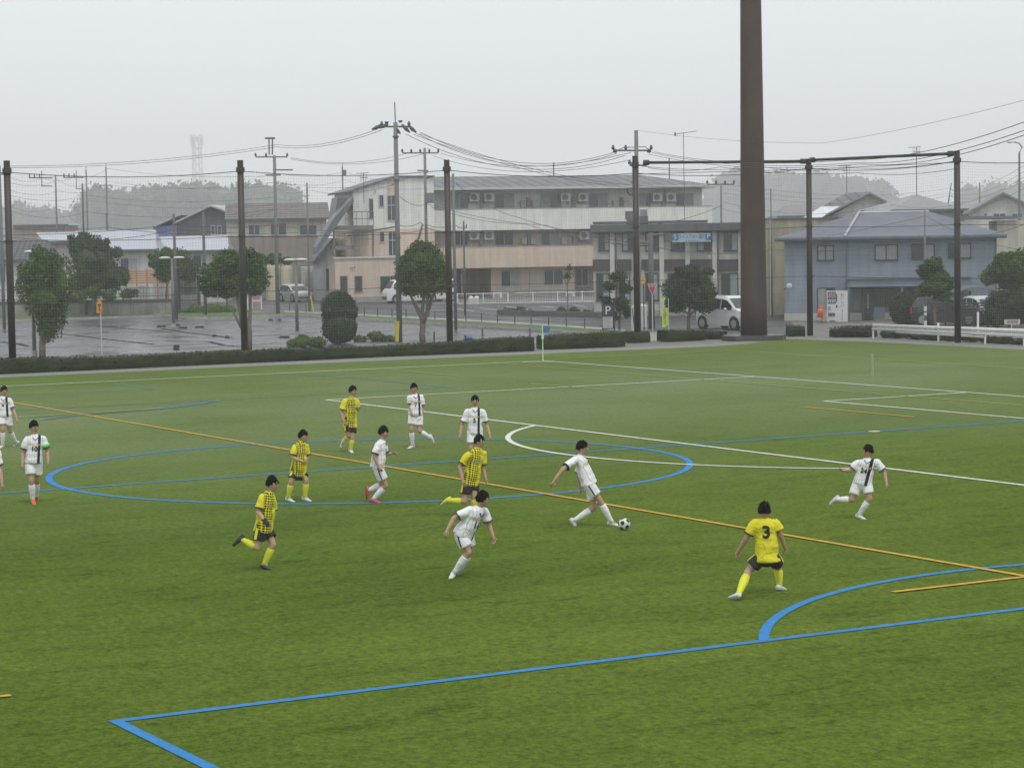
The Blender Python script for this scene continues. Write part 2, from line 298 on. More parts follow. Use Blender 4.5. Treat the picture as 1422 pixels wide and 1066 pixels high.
for sgn, gx in ((-1, 1.3), (1, 2*wp-1.3)):
    dirx = -sgn; keep_ = mbb; mbb = mbf if sgn < 0 else mbb
    seg(mbb, (bx if sgn > 0 else 2*wp-bx, bs), (bx if sgn > 0 else 2*wp-bx, yc+bw), LW, .0088)
    for yy in (bs, yc+bw): seg(mbb, (bx if sgn > 0 else 2*wp-bx, yy), (gx, yy), LW, .0092)
    cx_ = ax_ if sgn > 0 else 2*wp-ax_; hh = abs(cx_-(bx if sgn > 0 else 2*wp-bx)); an = math.degrees(math.acos(hh/ar_))
    strip(mbb, arc((cx_, yc), ar_, (180-an) if sgn > 0 else -an, (180+an) if sgn > 0 else an), LW, .0096)
    for yy in (yc-6.3, yc+6.3): seg(mbb, (gx, yy), (gx+dirx*4.2, yy), LW, .0092)
    seg(mbb, (gx+dirx*4.2, yc-6.3), (gx+dirx*4.2, yc+6.3), LW, .0094); mbb = keep_
struct(mbb.build('blue_pitch_lines', BLUE_LN)); struct(mbf.build('pale_blue_pitch_lines', FBLUE))
my = MB(); yy0 = -24.682
e1 = G(1420, 802); seg(my, (5.8, yy0), (e1.x+.05, yy0), .11, .016); st = G(1240, 821.5); seg(my, (e1.x, yy0), (e1.x, st.y), .11, .0164)
d0 = G(8, 967); seg(my, (d0.x, d0.y), (d0.x, d0.y-2.5), .11, .016)
seg(my, (27.1, -7.35), (31.8, -7.35), .10, .016)
struct(my.build('yellow_pitch_lines', YEL_LN))
mp_ = MB()                                  # pale outer lines of the other pitches
seg(mp_, tuple(G(700, 505)[:2]), (34, -2.5), .09, .0168)
seg(mp_, tuple(G(765, 499)[:2]), tuple(G(1008, 486.3)[:2]), .09, .0168); seg(mp_, tuple(G(1008, 486.3)[:2]), (20, 9.6), .09, .0172)
seg(mp_, (12.2, -7.7), (17, -7.55), .09, .0172); seg(mp_, tuple(G(545, 514)[:2]), tuple(G(635, 522)[:2]), .09, .0168)
seg(mp_, tuple(G(14, 547)[:2]), tuple(G(100, 543)[:2]), .09, .0168); seg(mp_, tuple(G(415, 527)[:2]), tuple(G(545, 520)[:2]), .09, .0168)
seg(mp_, tuple(G(22, 580)[:2]), tuple(G(240, 566)[:2]), .10, .0176)
struct(mp_.build('pale_pitch_lines', PYEL))
mb = MB(); strip(mb, [G(*p)[:2] for p in ((60, 583), (110, 577), (160, 573), (215, 568.5))], .12, .0192); struct(mb.build('pale_curved_pitch_line', FBLUE))
mb = MB(); strip(mb, [G(*p)[:2] for p in ((215, 568.5), (255, 564), (278, 560.5), (296, 557.5))], .12, .0192)
struct(mb.build('blue_curved_pitch_line', BLUE_LN))
# ------------------------------------------------------------------ car park, road, verges
lot = [g(-120, 500), g(760, 476), g(835, 452), g(640, 453), g(500, 444), g(395, 438), g(330, 440), g(262, 440), g(240, 436), g(0, 446), g(-120, 450)]
sheet('parking_lot', lot, -.012, LOT)
# road behind the lot, running past the shops
rd = [g(1110, 466), g(860, 462), g(640, 449), g(395, 435), g(300, 424), gp(300, 215), gp(480, 215), gp(600, 178), gp(830, 174), gp(830, 150), gp(1100, 140), g(1100, 448)]
sheet('road', rd, -.014, ROAD)
def verge(name, ptsf, ptsb, h, mat, kmat=KERB):
    mb = MB(); poly = ptsf+ptsb[::-1]; mb.prismz([(p.x, p.y) for p in poly], -.02, h); o = struct(mb.build(name, mat))
    k = MB()
    for i in range(len(ptsf)-1):
        a, b = ptsf[i], ptsf[i+1]; t = (b-a).normalized(); nn = Vector((t.y, -t.x, 0))*.14
        if nn.dot(Cc-a) < 0: nn = -nn
        k.prismz([(a.x, a.y), (b.x, b.y), (b.x+nn.x, b.y+nn.y), (a.x+nn.x, a.y+nn.y)], -.02, h+.02)
    struct(k.build('kerb', kmat)); return o
verge('grass_verge', [g(-60, 449), g(240, 439), g(262, 441.5)], [g(-60, 442), g(240, 432), g(262, 436)], .10, LAWN)
verge('grass_verge', [g(335, 441), g(400, 439), g(500, 445), g(640, 454), g(760, 461), g(868, 470)], [g(335, 437), g(400, 435.5), g(500, 440.5), g(640, 448), g(760, 455), g(868, 463)], .13, LAWN)
# the raised island where the clipped mound grows
verge('planted_island', [g(215, 438), g(262, 443), g(330, 443), g(345, 439)], [g(215, 430), g(262, 430), g(330, 430), g(345, 432)], .12, LAWN)
sheet('pavement', [g(395, 433.5), g(640, 445.5), g(868, 460), g(868, 457), g(640, 443), g(395, 431.5)], -.004, M('pavement', (.33, .33, .34), .45, .15, 2))
RB = M('black rubber', (.02, .02, .022), .6, .2, 8); MARKW = M('road paint', (.55, .56, .55), .5, .2, 3)
for k, (x, y, wpx) in enumerate([(224, 454, 13), (246, 452.5, 9), (254, 456, 13), (277, 455, 13), (245, 481.5, 9), (245, 485.5, 9), (298, 467, 7), (315.5, 469, 7), (395, 469, 14), (420, 467, 11), (376, 445, 7), (388, 445, 5)]):
    p = G(x, y); w = wpx*dep(x, y)/FP
    o = MB().prism([(-w/2, 0), (w/2, 0), (w/2-.04, .11), (-w/2+.04, .11)], -.07, .07).build('wheel_stop', RB)
    o.location = p-Vector((0, 0, .012)); o.rotation_euler = (0, 0, math.atan2(Rh.y, Rh.x)+random.uniform(-.05, .05)); tag(o, ['black wheel stop at the left of those around the twin headed lamp post', 'short black wheel stop just behind the twin headed lamp post foot', 'black wheel stop touching the right side of the twin lamp post foot', 'black wheel stop lying alone right of the twin headed lamp post', 'farther one of two short wheel stops near the hedge below the twin lamp post', 'nearer one of two short wheel stops near the hedge below the twin lamp post', 'left one of two short wheel stops left of the second net pole', 'right one of two short wheel stops left of the second net pole', 'black wheel stop just left of the lamp post by the clipped column shrub', 'black wheel stop between that lamp post and the clipped column shrub', 'left one of two tiny wheel stops at the far edge of the lot', 'right one of two tiny wheel stops at the far edge of the lot'][k], 'wheel stop', 'wheel stops in the car park')
mb = MB()                                    # old dark repair joints across the lot
for pts in ([(70, 462), (110, 466), (150, 471), (215, 478)], [(135, 452), (175, 456), (240, 461)], [(225, 456), (262, 462), (300, 466), (320, 469)], [(0, 474), (25, 477), (40, 481)], [(228, 473), (290, 474), (310, 479), (335, 481)], [(345, 467), (400, 464), (440, 461)], [(100, 493), (130, 491), (165, 490)], [(385, 476), (340, 479)]):
    strip(mb, [G(x, y)[:2] for x, y in pts], .32, -.006)
struct(mb.build('asphalt_repair_seams', M('tar seam', (.02, .02, .021), .9, .2, 4, spec=.1)))
mb = MB()
for a, b in (((625, 427), (658, 432)), ((660, 426.5), (700, 431)), ((703, 425.5), (735, 430)), ((750, 424.5), (770, 427)), ((795, 423), (815, 426)), ((650, 443), (672, 443.6)), ((700, 449), (720, 450)), ((560, 436), (590, 438)), ((800, 457), (830, 459))):
    seg(mb, tuple(G(*a)[:2]), tuple(G(*b)[:2]), .15, -.003)
struct(mb.build('road_markings', MARKW))
mb = MB(); mb.prismz([(p.x, p.y) for p in (gp(842, 108), gp(842, 118), gp(1004, 122), gp(1004, 112))], -.02, -.004); struct(mb.build('forecourt_paving', M('forecourt', (.25, .25, .25), .5, .2, 2)))
# ================================================================== buildings
GLS = M('window glass', (.035, .045, .055), .12, .15, 1.5, spec=.8); CURT = M('curtain behind glass', (.30, .32, .33), .35, .12, 2, pat=[('X', .18, .3, .18)])
ALU = M('aluminium frame', (.42, .43, .44), .4, .08, 3); DKF = M('dark frame', (.07, .065, .06), .5, .1, 3)
CREAM = M('cream siding', (.66, .67, .63), .7, .07, .6, .1, 8, [('Z', .45, .035, .14), ('X', .9, .015, .10)])
PEACH = M('peach siding', (.54, .44, .355), .7, .07, .6, .1, 8, [('Z', .45, .035, .12), ('X', .9, .015, .08)])
PEACHD = M('peach recess wall', (.52, .43, .36), .7, .08, .6)
SLATE = M('grey slate roof', (.17, .18, .20), .6, .2, 1.2, .2, 10, spec=.3, pat= [('Z', .10, .16, .25), ('D', 1.0, .25, .38)])
GREYR = M('charcoal fascia', (.10, .105, .115), .5, .12, 1)
BEIGE = M('grey beige render', (.42, .41, .37), .75, .12, .8, .1, 8)
BROWNP = M('dark brown panel', (.07, .06, .06), .55, .15, 2, pat=[('X', .35, .08, .3)])
BLUES = M('blue grey siding', (.225, .265, .32), .65, .10, .7, .1, 8, [('Z', .23, .10, .16), ('X', 1.6, .012, .12)])
BLUEF = M('blue grey fascia', (.13, .16, .20), .55, .1, 1)
ROOFB = M('wet blue grey slate', (.145, .158, .19), .55, .16, .8, .15, 8, spec=.35, pat= [('Z', .085, .14, .18)])
WHT = M('white painted metal', (.62, .63, .63), .45, .06, 3); PIPE = M('pale downpipe', (.48, .48, .46), .5, .08, 2); DPIPE = M('dark downpipe', (.10, .10, .10), .5, .1, 2)
CONC = M('foundation concrete', (.30, .30, .28), .8, .15, 1.5); FANG = M('fan grille', (.22, .22, .22), .6, .1, 5)
SHADOWW = M('shaded recess plaster', (.27, .22, .19), .8, .1, 1)  # darkened peach: shade of the ground floor recess put into the colour
def window(par, x0, x1, z0, z1, y, cols=2, curtain='', frame=ALU, fw=.05, tr=None, name='window'):
    mb = MB(); f = fw
    mb.box(x0, x1, y-.07, y-.001, z1-f, z1); mb.box(x0-.03, x1+.03, y-.10, y-.001, z0-f*.6, z0+f*.5)
    mb.box(x0, x0+f, y-.069, y-.001, z0+f*.5, z1-f); mb.box(x1-f, x1, y-.069, y-.001, z0+f*.5, z1-f)
    for k in range(1, cols):
        xm = x0+(x1-x0)*k/cols; mb.box(xm-f/2, xm+f/2, y-.066, y-.001, z0+f*.5, z1-f)
    if tr: zt = z0+(z1-z0)*tr; mb.box(x0+f, x1-f, y-.064, y-.002, zt-f/2, zt+f/2)
    w = mb.build(name, frame, par)
    for k in range(cols):
        a = x0+(x1-x0)*k/cols+f/2; b = x0+(x1-x0)*(k+1)/cols-f/2; lit = k < len(curtain) and curtain[k] == 'c'
        MB().box(a, b, y-.035, y-.003, z0+f*.5, z1-f).build('curtained_pane' if lit else 'pane', CURT if lit else GLS, w)
    return w
def wpx(B, par, px0, px1, py0, py1, y=0., **k):
    cx = (px0+px1)/2; cy = (py0+py1)/2
    return window(par, B.x(px0, cy, y), B.x(px1, cy, y), B.z(cx, py1, y), B.z(cx, py0, y), y, **k)
def bpx(B, mb, px0, px1, py0, py1, y0, y1):
    cx = (px0+px1)/2; cy = (py0+py1)/2
    return mb.box(B.x(px0, cy, y0), B.x(px1, cy, y0), y0, y1, B.z(cx, py1, y0), B.z(cx, py0, y0))
def fanunit(par, x, z, y, s=.42):
    u = MB().box(x-s, x+s, y-.32, y-.02, z-s*.85, z+s*.85).build('air_conditioner', WHT, par)
    g_ = MB(); g_.prism([(x-.06+s*.62*math.cos(a*.393), z+s*.62*math.sin(a*.393)) for a in range(16)], y-.34, y-.315)
    g_.build('fan_grille', FANG, u); 
    MB().box(x-s-.03, x+s+.03, y-.34, y-.0, z-s*.85-.05, z-s*.85-.01).build('bracket', DPIPE, u); return u
# ---- B1: cream and peach three storey apartments
B = Fac(602, 190, 13); A = B.empty('apartment_building', 'long three storey apartment block, cream above and peach below, with rows of balconies', 'building')
yb = 1.5
xl, xr = B.x(490), B.x(990, 380, 0); xw = B.x(602); xw0 = B.x(548)
ze = B.z(760, 259.5); zr = B.z(760, 244, 5.); zc = B.z(700, 319.5); zb2 = B.z(700, 371.5); z3 = B.z(700, 290.3); z2 = B.z(700, 342.8)
mb = MB(); mb.box(xw, xr-.4, yb, 10, zc, ze-.05); mb.build('upper_wall', CREAM, A)
mb = MB(); mb.box(xw, xr-.4, yb, 10, zb2, zc-.002); mb.build('lower_wall', PEACHD, A)
g0, g1, g2 = B.x(645, 390, yb), B.x(682, 390, yb), B.x(798, 390, yb)
mb = MB(); mb.box(g1, g2, yb, 9.9, 0, zb2-.002); mb.box(xw+.2, xr-.5, 6, 9.8, 0, zb2-.003); mb.build('ground_floor_wall', PEACH, A)
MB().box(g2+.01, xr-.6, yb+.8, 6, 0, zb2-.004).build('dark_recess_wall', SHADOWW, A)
MB().box(g1-.02, g2+.02, yb-.04, yb+.1, 0, .55).build('plinth', CONC, A)
# balconies: cream and peach parapets with real floors
MB().box(xw, xr, 0, .12, zc, z3).box(xw, xr, .12, yb, zc, zc+.15).box(xr-.12, xr, .12, yb, zc, z3).build('balcony', CREAM, A)
MB().box(xw, xr, 0, .12, zb2, z2).box(xw, xr, .12, yb, zb2, zb2+.15).box(xr-.12, xr, .12, yb, zb2, z2).build('balcony', PEACH, A)
MB().box(xw-.02, xr+.02, -.03, .15, z3+.001, z3+.06).box(xw-.02, xr+.02, -.03, .15, z2+.001, z2+.06).build('balcony_coping', M('coping', (.30, .30, .29), .5), A)
# roof over the long block, hipped at the right end
rf = MB(); zt = zr; ze2 = ze-.02
P0 = (xw-.3, -.45, ze2); P1 = (xr+.25, -.45, ze2); P2 = (xr+.25, 10.4, ze2); P3 = (xw-.3, 10.4, ze2); Q0 = (xw-.3, 5, zt); Q1 = (B.x(888, 380, 5), 5, zt)
rf.poly([P0, P1, Q1, Q0]).poly([P1, P2, Q1]).poly([P2, P3, Q0, Q1]).poly([P3, P0, Q0]).poly([P0, P3, P2, P1]); rf.build('roof', SLATE, A)
MB().box(xw-.32, xr+.28, -.56, -.44, ze2-.16, ze2+.03).box(xr+.26, xr+.36, -.44, 10.4, ze2-.16, ze2+.03).build('gutter', PIPE, A)
# staircase wing with the sloping roof edge
prof = [(xl, 0), (xw-.01, 0), (xw-.01, B.z(580, 246.5, -.8)), (xw0, B.z(548, 246.5, -.8)), (xl, B.z(492, 265.5, -.8))]
zwc = B.z(540, 318, -.8)
def clip(poly, z, up):
    o_ = []
    for i in range(len(poly)):
        a, b = poly[i], poly[(i+1) % len(poly)]; ia = (a[1] >= z) == up; ib = (b[1] >= z) == up
        if ia: o_.append(a)
        if ia != ib: tt = (z-a[1])/(b[1]-a[1]); o_.append((a[0]+(b[0]-a[0])*tt, z))
    return o_
MB().prism(clip(prof, zwc, True), -.8, 9).build('stair_wing_upper_wall', CREAM, A)
MB().prism(clip(prof, zwc-.002, False), -.8, 9).build('stair_wing_lower_wall', PEACH, A)
a, b, c = prof[4], prof[3], prof[2]
MB().prism([(a[0]-.5, a[1]-.15), (b[0], b[1]+.03), (c[0]+.05, c[1]+.03), (c[0]+.05, c[1]+.14), (b[0]-.05, b[1]+.14), (a[0]-.55, a[1]-.02)], -1.05, 9.3).build('sloping_roof', SLATE, A)
y_ = -.8
bpx(B, MB(), 537.5, 548.5, 250, 272, y_-.03, y_-.001).build('pink_wall_panel', M('pink beige panel', (.58, .45, .38), .7), A)
for (x0, x1, y0, y1, kw) in [(526, 533, 270.5, 286.5, dict(cols=1)), (527, 534, 321, 336, dict(cols=1)), (537.5, 549, 271, 306, dict(cols=2, tr=.6, frame=ALU)), (539, 551, 320.5, 355, dict(cols=2, tr=.62)), (513, 518, 276, 303, dict(cols=1, frame=DKF, name='door'))]: wpx(B, A, x0, x1, y0, y1, y_, **kw)
for x0, y0 in ((521.5, 266), (545.5, 255)): bpx(B, MB(), x0-1, x0+1, y0-1, y0+1, y_-.12, y_-.002).build('vent_cap', FANG, A)
# windows, fan units, pipes
for (x0, x1, cur) in [(627, 650, 'c'), (686, 714, '.c'), (750, 777, 'c'), (817, 844, '.c'), (887, 904, 'c.'), (938, 963, '.c')]: wpx(B, A, x0, x1, 268.5, 289, yb, curtain=cur)
for (x0, x1, cur) in [(628, 650, '..'), (687, 713, '..'), (751, 776, '.c'), (818, 845, 'c.')]: wpx(B, A, x0, x1, 320.5, 340.5, yb, curtain=cur)
for x in (658.5, 679, 785, 809.5, 912.5, 931.5): fanunit(A, B.x(x, 274, yb-.3), B.z(x, 274, yb-.3), yb-.15)
for x in (658.5, 679, 811): fanunit(A, B.x(x, 327, yb-.3), B.z(x, 327, yb-.3), yb-.15)
for x in (727, 743, 783, 855, 870): bpx(B, MB(), x-3.5, x+3.5, 278, 287.5, yb-.4, yb-.05).build('boiler_unit', M('beige unit', (.42, .41, .37), .6), A)
for x in (728, 741, 784): bpx(B, MB(), x-3.5, x+3.5, 330, 339, yb-.4, yb-.05).build('boiler_unit', MATS['beige unit'], A)
for x in (669, 734, 797, 864, 922): bpx(B, MB(), x-2.2, x+2.2, 274, 288.5, yb-.2, yb-.01).build('pipe_box', M('grey brown box', (.28, .28, .26), .6), A)
for x in (669, 735, 798): bpx(B, MB(), x-2.2, x+2.2, 326, 341, yb-.2, yb-.01).build('pipe_box', MATS['grey brown box'], A)
for x in (668.5, 797, 923): xx = B.x(x, 262, yb); MB().tube([(xx, yb-.12, z3), (xx, yb-.12, ze-.1)], .06, 6).build('downpipe', PIPE, A)
for (x0, x1, y0, y1) in ((695.5, 722, 375.5, 397.5), (755, 782, 374.5, 395), (799, 817, 373, 397)): wpx(B, A, x0, x1, y0, y1, yb if x0 < 790 else yb+.8, curtain='.c' if x0 < 700 else '')
wpx(B, A, 634, 644, 372, 407, 6, cols=1, frame=ALU, name='door'); bpx(B, MB(), 640, 641.5, 380, 408, 5.6, 5.7).build('white_post', WHT, A)
for x in (691, 792): u = MB(); xx = B.x(x, 409, 1); fanunit(A, xx, B.z(x, 411, 1.3), 1.3, .40)
for x in (641, 736): xx = B.x(x, 390, yb); MB().tube([(xx, yb-.1, .2), (xx, yb-.1, zb2)], .05, 6).build('downpipe', PIPE, A)
xx = B.x(769, 240, 5); MB().tube([(xx, 5, zt-.2), (xx, 5, zt+1.1)], .05, 6).build('roof_mast', DPIPE, A)
xx = B.x(929.5, 240, 5); MB().tube([(xx, 5, zt-.9), (xx, 5, zt+1.4)], .05, 6).build('roof_mast', DPIPE, A)
# low flat roofed annex in front of the stair wing
X0, X1 = B.x(466, 400, -4.2), B.x(612, 400, -4.2); zx = B.z(520, 358.5, -4.2)
MB().box(X0, X1, -4.2, -.81, .45, zx).build('annex_wall', PEACH, A); MB().box(X0-.02, X1+.02, -4.23, -.82, 0, .449).build('plinth', CONC, A)
MB().box(X0-.1, X1+.1, -4.32, -.82, zx+.001, zx+.12).build('annex_roof', PIPE, A)
for (x0, x1, n) in ((472, 482.5, 1), (492.5, 503, 1), (528, 556, 2)): wpx(B, A, x0, x1, 383, 404.5, -4.2, cols=n, frame=M('bronze frame', (.20, .17, .13), .5))
xx = B.x(489, 371, -4.25); MB().tube([(xx-.2, -4.3, zx-.75), (xx+.2, -4.34, zx-.7), (xx+.2, -4.34, zx-.4)], .04, 6).build('vent_cap', DPIPE, A)
# steel fire stair with raking canopy, standing at the left end
STEEL = M('brown painted steel', (.16, .145, .14), .55, .2, 3); ST2 = M('grey stair canopy', (.12, .125, .14), .45, .12, 1, pat=[('X', .3, .1, .25)])
sx0, sx1, sx2 = B.x(466, 330, -3), B.x(490, 330, -3), B.x(519, 330, -3)
zl = B.z(500, 313, -3); zm = B.z(500, 341, -3)
stt = MB(); stt.box(sx0, sx2, -3, -.82, zl-.35, zl).box(sx0-.3, sx2-1.2, -3, -.82, zm-.3, zm).build('landing', STEEL, A)
rl = MB()
for (xa, xb, zz) in ((sx0+.8, sx2, zl), (sx0-.2, sx2, zm)):
    n = int((xb-xa)/.45)
    for k in range(n+1):
        x = xa+(xb-xa)*k/n; rl.box(x-.02, x+.02, -3.04, -3.0, zz, zz+1.05)
    rl.box(xa, xb, -3.06, -2.99, zz+1.05, zz+1.12); rl.box(xa, xb, -3.05, -3.0, zz+.5, zz+.55)
rl.build('railing', STEEL, A)
stp = MB(); nst = 13
for k in range(nst):
    f = k/nst; stp.box(sx0+.1+2.2*f, sx0+.5+2.2*f, -2.9, -1.8, zm+(zl-zm)*f, zm+(zl-zm)*f+.05)
    stp.box(sx0+2.6-2.6*f, sx0+3.0-2.6*f, -2.9, -1.9, .2+(zm-.2)*f, .25+(zm-.2)*f)
stp.box(sx0-.2, sx0-.05, -3, -2.85, 0, zl).box(sx2-.15, sx2, -3, -2.85, zx, zl).box(sx1-.1, sx1+.05, -3, -2.85, zx, zl).build('steps', STEEL, A)
mb = MB(); mb.prism([(B.x(440, 352, -3.4), B.z(440, 352, -3.4)), (B.x(489, 283, -3.4), B.z(489, 283, -3.4)), (B.x(489, 275, -3.4), B.z(489, 275, -3.4)), (B.x(462, 305, -3.4), B.z(462, 305, -3.4)), (B.x(440, 343, -3.4), B.z(440, 343, -3.4))], -3.4, -1.0); mb.build('raking_canopy', ST2, A)
mb = MB(); mb.prism([(B.x(464, 305, -1), B.z(464, 305, -1)), (B.x(491, 281, -1), B.z(491, 281, -1)), (B.x(491, 274, -1), B.z(491, 274, -1)), (B.x(469, 274, -1), B.z(469, 274, -1))], -1.0, 2.2); mb.build('stair_roof', ST2, A)
# small pale gabled porch house beside the stair
Hs = Fac(444, 192, 8); h = Hs.empty('pale_side_house', 'small pale grey house end with steep roof edge under the steel fire stair', 'house')
pr = [(Hs.x(440), 0), (Hs.x(467), 0), (Hs.x(467), Hs.z(467, 333)), (Hs.x(462), Hs.z(462, 333)), (Hs.x(440), Hs.z(440, 356))]
MB().prism(pr, 0, 6).build('wall', M('pale grey wall', (.45, .46, .48), .7, .1, 1, pat=[('X', .5, .05, .12)]), h)
MB().prism([(Hs.x(434), Hs.z(434, 363)), (Hs.x(462), Hs.z(462, 330.5)), (Hs.x(468), Hs.z(468, 330.5)), (Hs.x(468), Hs.z(468, 333)), (Hs.x(462.5), Hs.z(462.5, 333.2)), (Hs.x(435), Hs.z(435, 366))], -.6, 6.2).build('roof', GREYR, h)
wpx(Hs, h, 452, 460, 372, 404, 0, cols=1, name='door', frame=ALU)
Hg = Fac(418, 199, 6); h = Hg.empty('garage', 'square beige roller door garage behind the parked silver hatchback', 'garage')
bpx(Hg, MB(), 419, 446, 371, 410, 0, 5).build('wall', M('garage render', (.50, .50, .48), .7), h); bpx(Hg, MB(), 424, 441, 377, 409, -.05, -.002).build('roller_door', M('roller door', (.36, .35, .33), .5, .05, 1, pat=[('Z', .12, .2, .2)]), h)
# ---- B2: dark fascia two storey shops
B = Fac(823, 143, -3); A = B.empty('shop_building', 'grey beige two storey shop row with dark flat roof edge and blue signboard', 'building')
xL, xR = B.x(824), B.x(1033); zt = B.z(930, 321.5); z1 = B.z(930, 358)
MB().box(xL, xR, 0, 9, 0, zt).build('wall', BEIGE, A)
MB().box(xL-.15, xR+.15, -.55, 9.3, zt+.001, B.z(930, 310.5, -.5)).build('roof_fascia', GREYR, A)
bpx(B, MB(), 823, 983, 306.8, 310, .2, 6).build('roof_parapet', GREYR, A)
for a, b, c in ((831, 847, '.c'), (863.5, 881, 'c.'), (896, 915, 'c.'), (931.5, 950, '..'), (967.5, 988, 'c.'), (1005, 1026, '.c')): wpx(B, A, a, b, 321.8, 348, -.0, curtain=c, frame=DKF, fw=.07)
pan = []
for a, b in ((823, 848.5), (854, 877), (891, 916), (922, 951.5), (958, 988.5), (996.5, 1027)):
    bpx(B, MB(), a, b, 360, 376, -.10, -.002).build('brown_panel', BROWNP, A)
    wpx(B, A, a+5, b-1.5, 379, 417, 0, frame=DKF, fw=.07, curtain='.c')
for px_ in (850.5, 885, 919, 955, 992.5, 1028.5): x = B.x(px_); MB().box(x-.14, x+.14, -.16, -.003, 0, zt-.001).build('pilaster', M('pale pilaster', (.50, .49, .46), .7, .1, 1.5), A)
for px_ in (997.5, 1031, 856): x = B.x(px_); MB().tube([(x, -.22, .1), (x, -.22, zt)], .05, 6).build('downpipe', DPIPE if px_ < 1000 else PIPE, A)
MB().box(xL+.1, xR-.1, -.05, -.001, 0, .35).build('plinth', CONC, A)
sg = bpx(B, MB(), 933.5, 987.5, 324, 336, -.75, -.6).build('signboard', M('pale blue sign face', (.33, .42, .50), .4, .05, 2), A)
for a, b, cc in ((933.5, 942, (.06, .14, .30)), (980, 987.5, (.05, .12, .36))): bpx(B, MB(), a, b, 324.2, 333, -.78, -.751).build('sign_end_panel', M('sign blue '+str(a), cc, .4), sg)
cx = B.x(961, 329, -.76); zz = B.z(961, 328.6, -.76)
DB = M('sign letter blue', (.03, .08, .20), .5); put_text('ウインフォー細川', .36, sg, DB, (cx, -.76, zz), sx=.58); put_text('S', .42, sg, WHT, (B.x(937.5, 329, -.79), -.785, zz)); put_text('P', .42, sg, WHT, (B.x(983.8, 329, -.79), -.785, zz))
put_text('〜〜〜〜〜〜', .14, sg, DB, (cx, -.76, zz-.26))
bpx(B, MB(), 870, 900, 300, 312, 1, 3).build('rooftop_unit', GREYR, A); bpx(B, MB(), 889, 899, 291, 300, 1, 2.4).build('rooftop_unit', M('grey unit', (.22, .22, .24), .5), A)
x = B.x(950.5, 300, 3); z0_, z1_ = B.z(951, 308, 3), B.z(950.5, 184, 3)
an = MB().tube([(x, 3, z0_), (x, 3, z1_)], .022, 6).build('television_antenna', DPIPE, A)
yb_ = MB(); yb_.tube([(B.x(937, 186, 3), 3, B.z(937, 186.5, 3)), (B.x(967, 182, 3), 3, B.z(967, 182.3, 3))], .018, 5)
for k in range(9):
    q = k/8; xa = B.x(937+30*q, 184, 3); zz_ = B.z(950, 186.5-4.2*q, 3); yb_.tube([(xa, 2.7, zz_), (xa, 3.3, zz_)], .012, 4)
yb_.box(B.x(936.4, 186, 3), B.x(938.5, 186, 3), 2.9, 3.1, B.z(937, 189, 3), B.z(937, 184, 3)); yb_.build('aerial_arm', DPIPE, an)
# ---- B3: tan flat roofed building behind the mast
B = Fac(1062, 141, -4); A = B.empty('tan_building', 'plain tan flat roofed building behind the rust brown mast', 'building')
MB().box(B.x(1061), B.x(1175), 0, 8, 0, B.z(1080, 304.5)).build('wall', M('tan render', (.34, .31, .22), .75, .12, .8, pat=[('Z', 1.3, .03, .2)]), A)
MB().box(B.x(1060.5), B.x(1176), -.1, 8.1, B.z(1080, 304.5)+.001, B.z(1080, 303)).build('coping', GREYR, A)
x = B.x(1070.5); MB().tube([(x, -.12, 0), (x, -.12, B.z(1070, 306))], .07, 6).build('downpipe', PIPE, A)
# ---- B4: blue grey house with hip roof
B = Fac(1088, 131.5, -10); A = B.empty('blue_house', 'blue grey sided two storey house with hipped slate roof and porch canopy', 'house')
xL, xR = B.x(1089.5), B.x(1384); ze = B.z(1230, 329.5)
MB().box(xL, xR, 0, 7, .42, ze).build('wall', BLUES, A); MB().box(xL-.03, xR+.03, -.03, 7.03, 0, .419).build('plinth', M('pale plinth', (.42, .42, .39), .8, .12, 1.5), A)
zr = B.z(1240, 294.5, 3.5); ra, rb = B.x(1192, 296, 3.5), B.x(1290, 296, 3.5)
e0, e1_ = xL-.5, xR+.55; rf = MB(); a = [(e0, -.6, ze+.04), (e1_, -.6, ze+.04), (e1_, 7.6, ze+.04), (e0, 7.6, ze+.04)]; q0, q1 = (ra, 3.5, zr), (rb, 3.5, zr)
rf.poly([a[0], a[1], q1, q0]).poly([a[1], a[2], q1]).poly([a[2], a[3], q0, q1]).poly([a[3], a[0], q0]).poly([a[0], a[3], a[2], a[1]]).build('roof', ROOFB, A)
MB().box(e0, e1_, -.6, -.5, ze-.14, ze+.035).box(e0, e0+.1, -.5, 7.5, ze-.14, ze+.035).box(e1_-.1, e1_, -.5, 7.5, ze-.14, ze+.035).box(e0, e1_, -.71, -.602, ze-.06, ze+.06).build('fascia', BLUEF, A)
hx = [(B.x(1173, 327, -.5), -.56, ze+.10), q0]; MB().tube([(hx[0][0], hx[0][1], hx[0][2]), (q0[0]+.05, q0[1]-.05, q0[2]+.05)], .07, 5).tube([q0, q1], .07, 5).build('ridge_cap', M('pale ridge', (.40, .41, .42), .5), A)
for a, b, c0, c1, cu in ((1135, 1158, 340.5, 361.5, 'cc'), (1214.5, 1247, 339.5, 361, 'cc'), (1266, 1298, 338.5, 359.5, '.c'), (1316.5, 1348.5, 337.5, 358, '.c')): wpx(B, A, a, b, c0, c1, 0, curtain=cu, frame=M('black frame', (.06, .06, .055), .5), fw=.06)
wpx(B, A, 1135, 1160, 399, 428, 0, curtain='c.', frame=MATS['black frame'])
for px_, c0, c1 in ((1176.5, 330, 444), (1383, 330, 430)): x = B.x(px_); MB().tube([(x, -.08, .2), (x, -.08, ze-.1)], .045, 6).build('downpipe', BLUEF, A)
xa, xb = B.x(1178, 390), B.x(1345, 390); zc0, zc1, zc2 = B.z(1200, 397.5), B.z(1200, 388, -1.3), B.z(1200, 383.5)
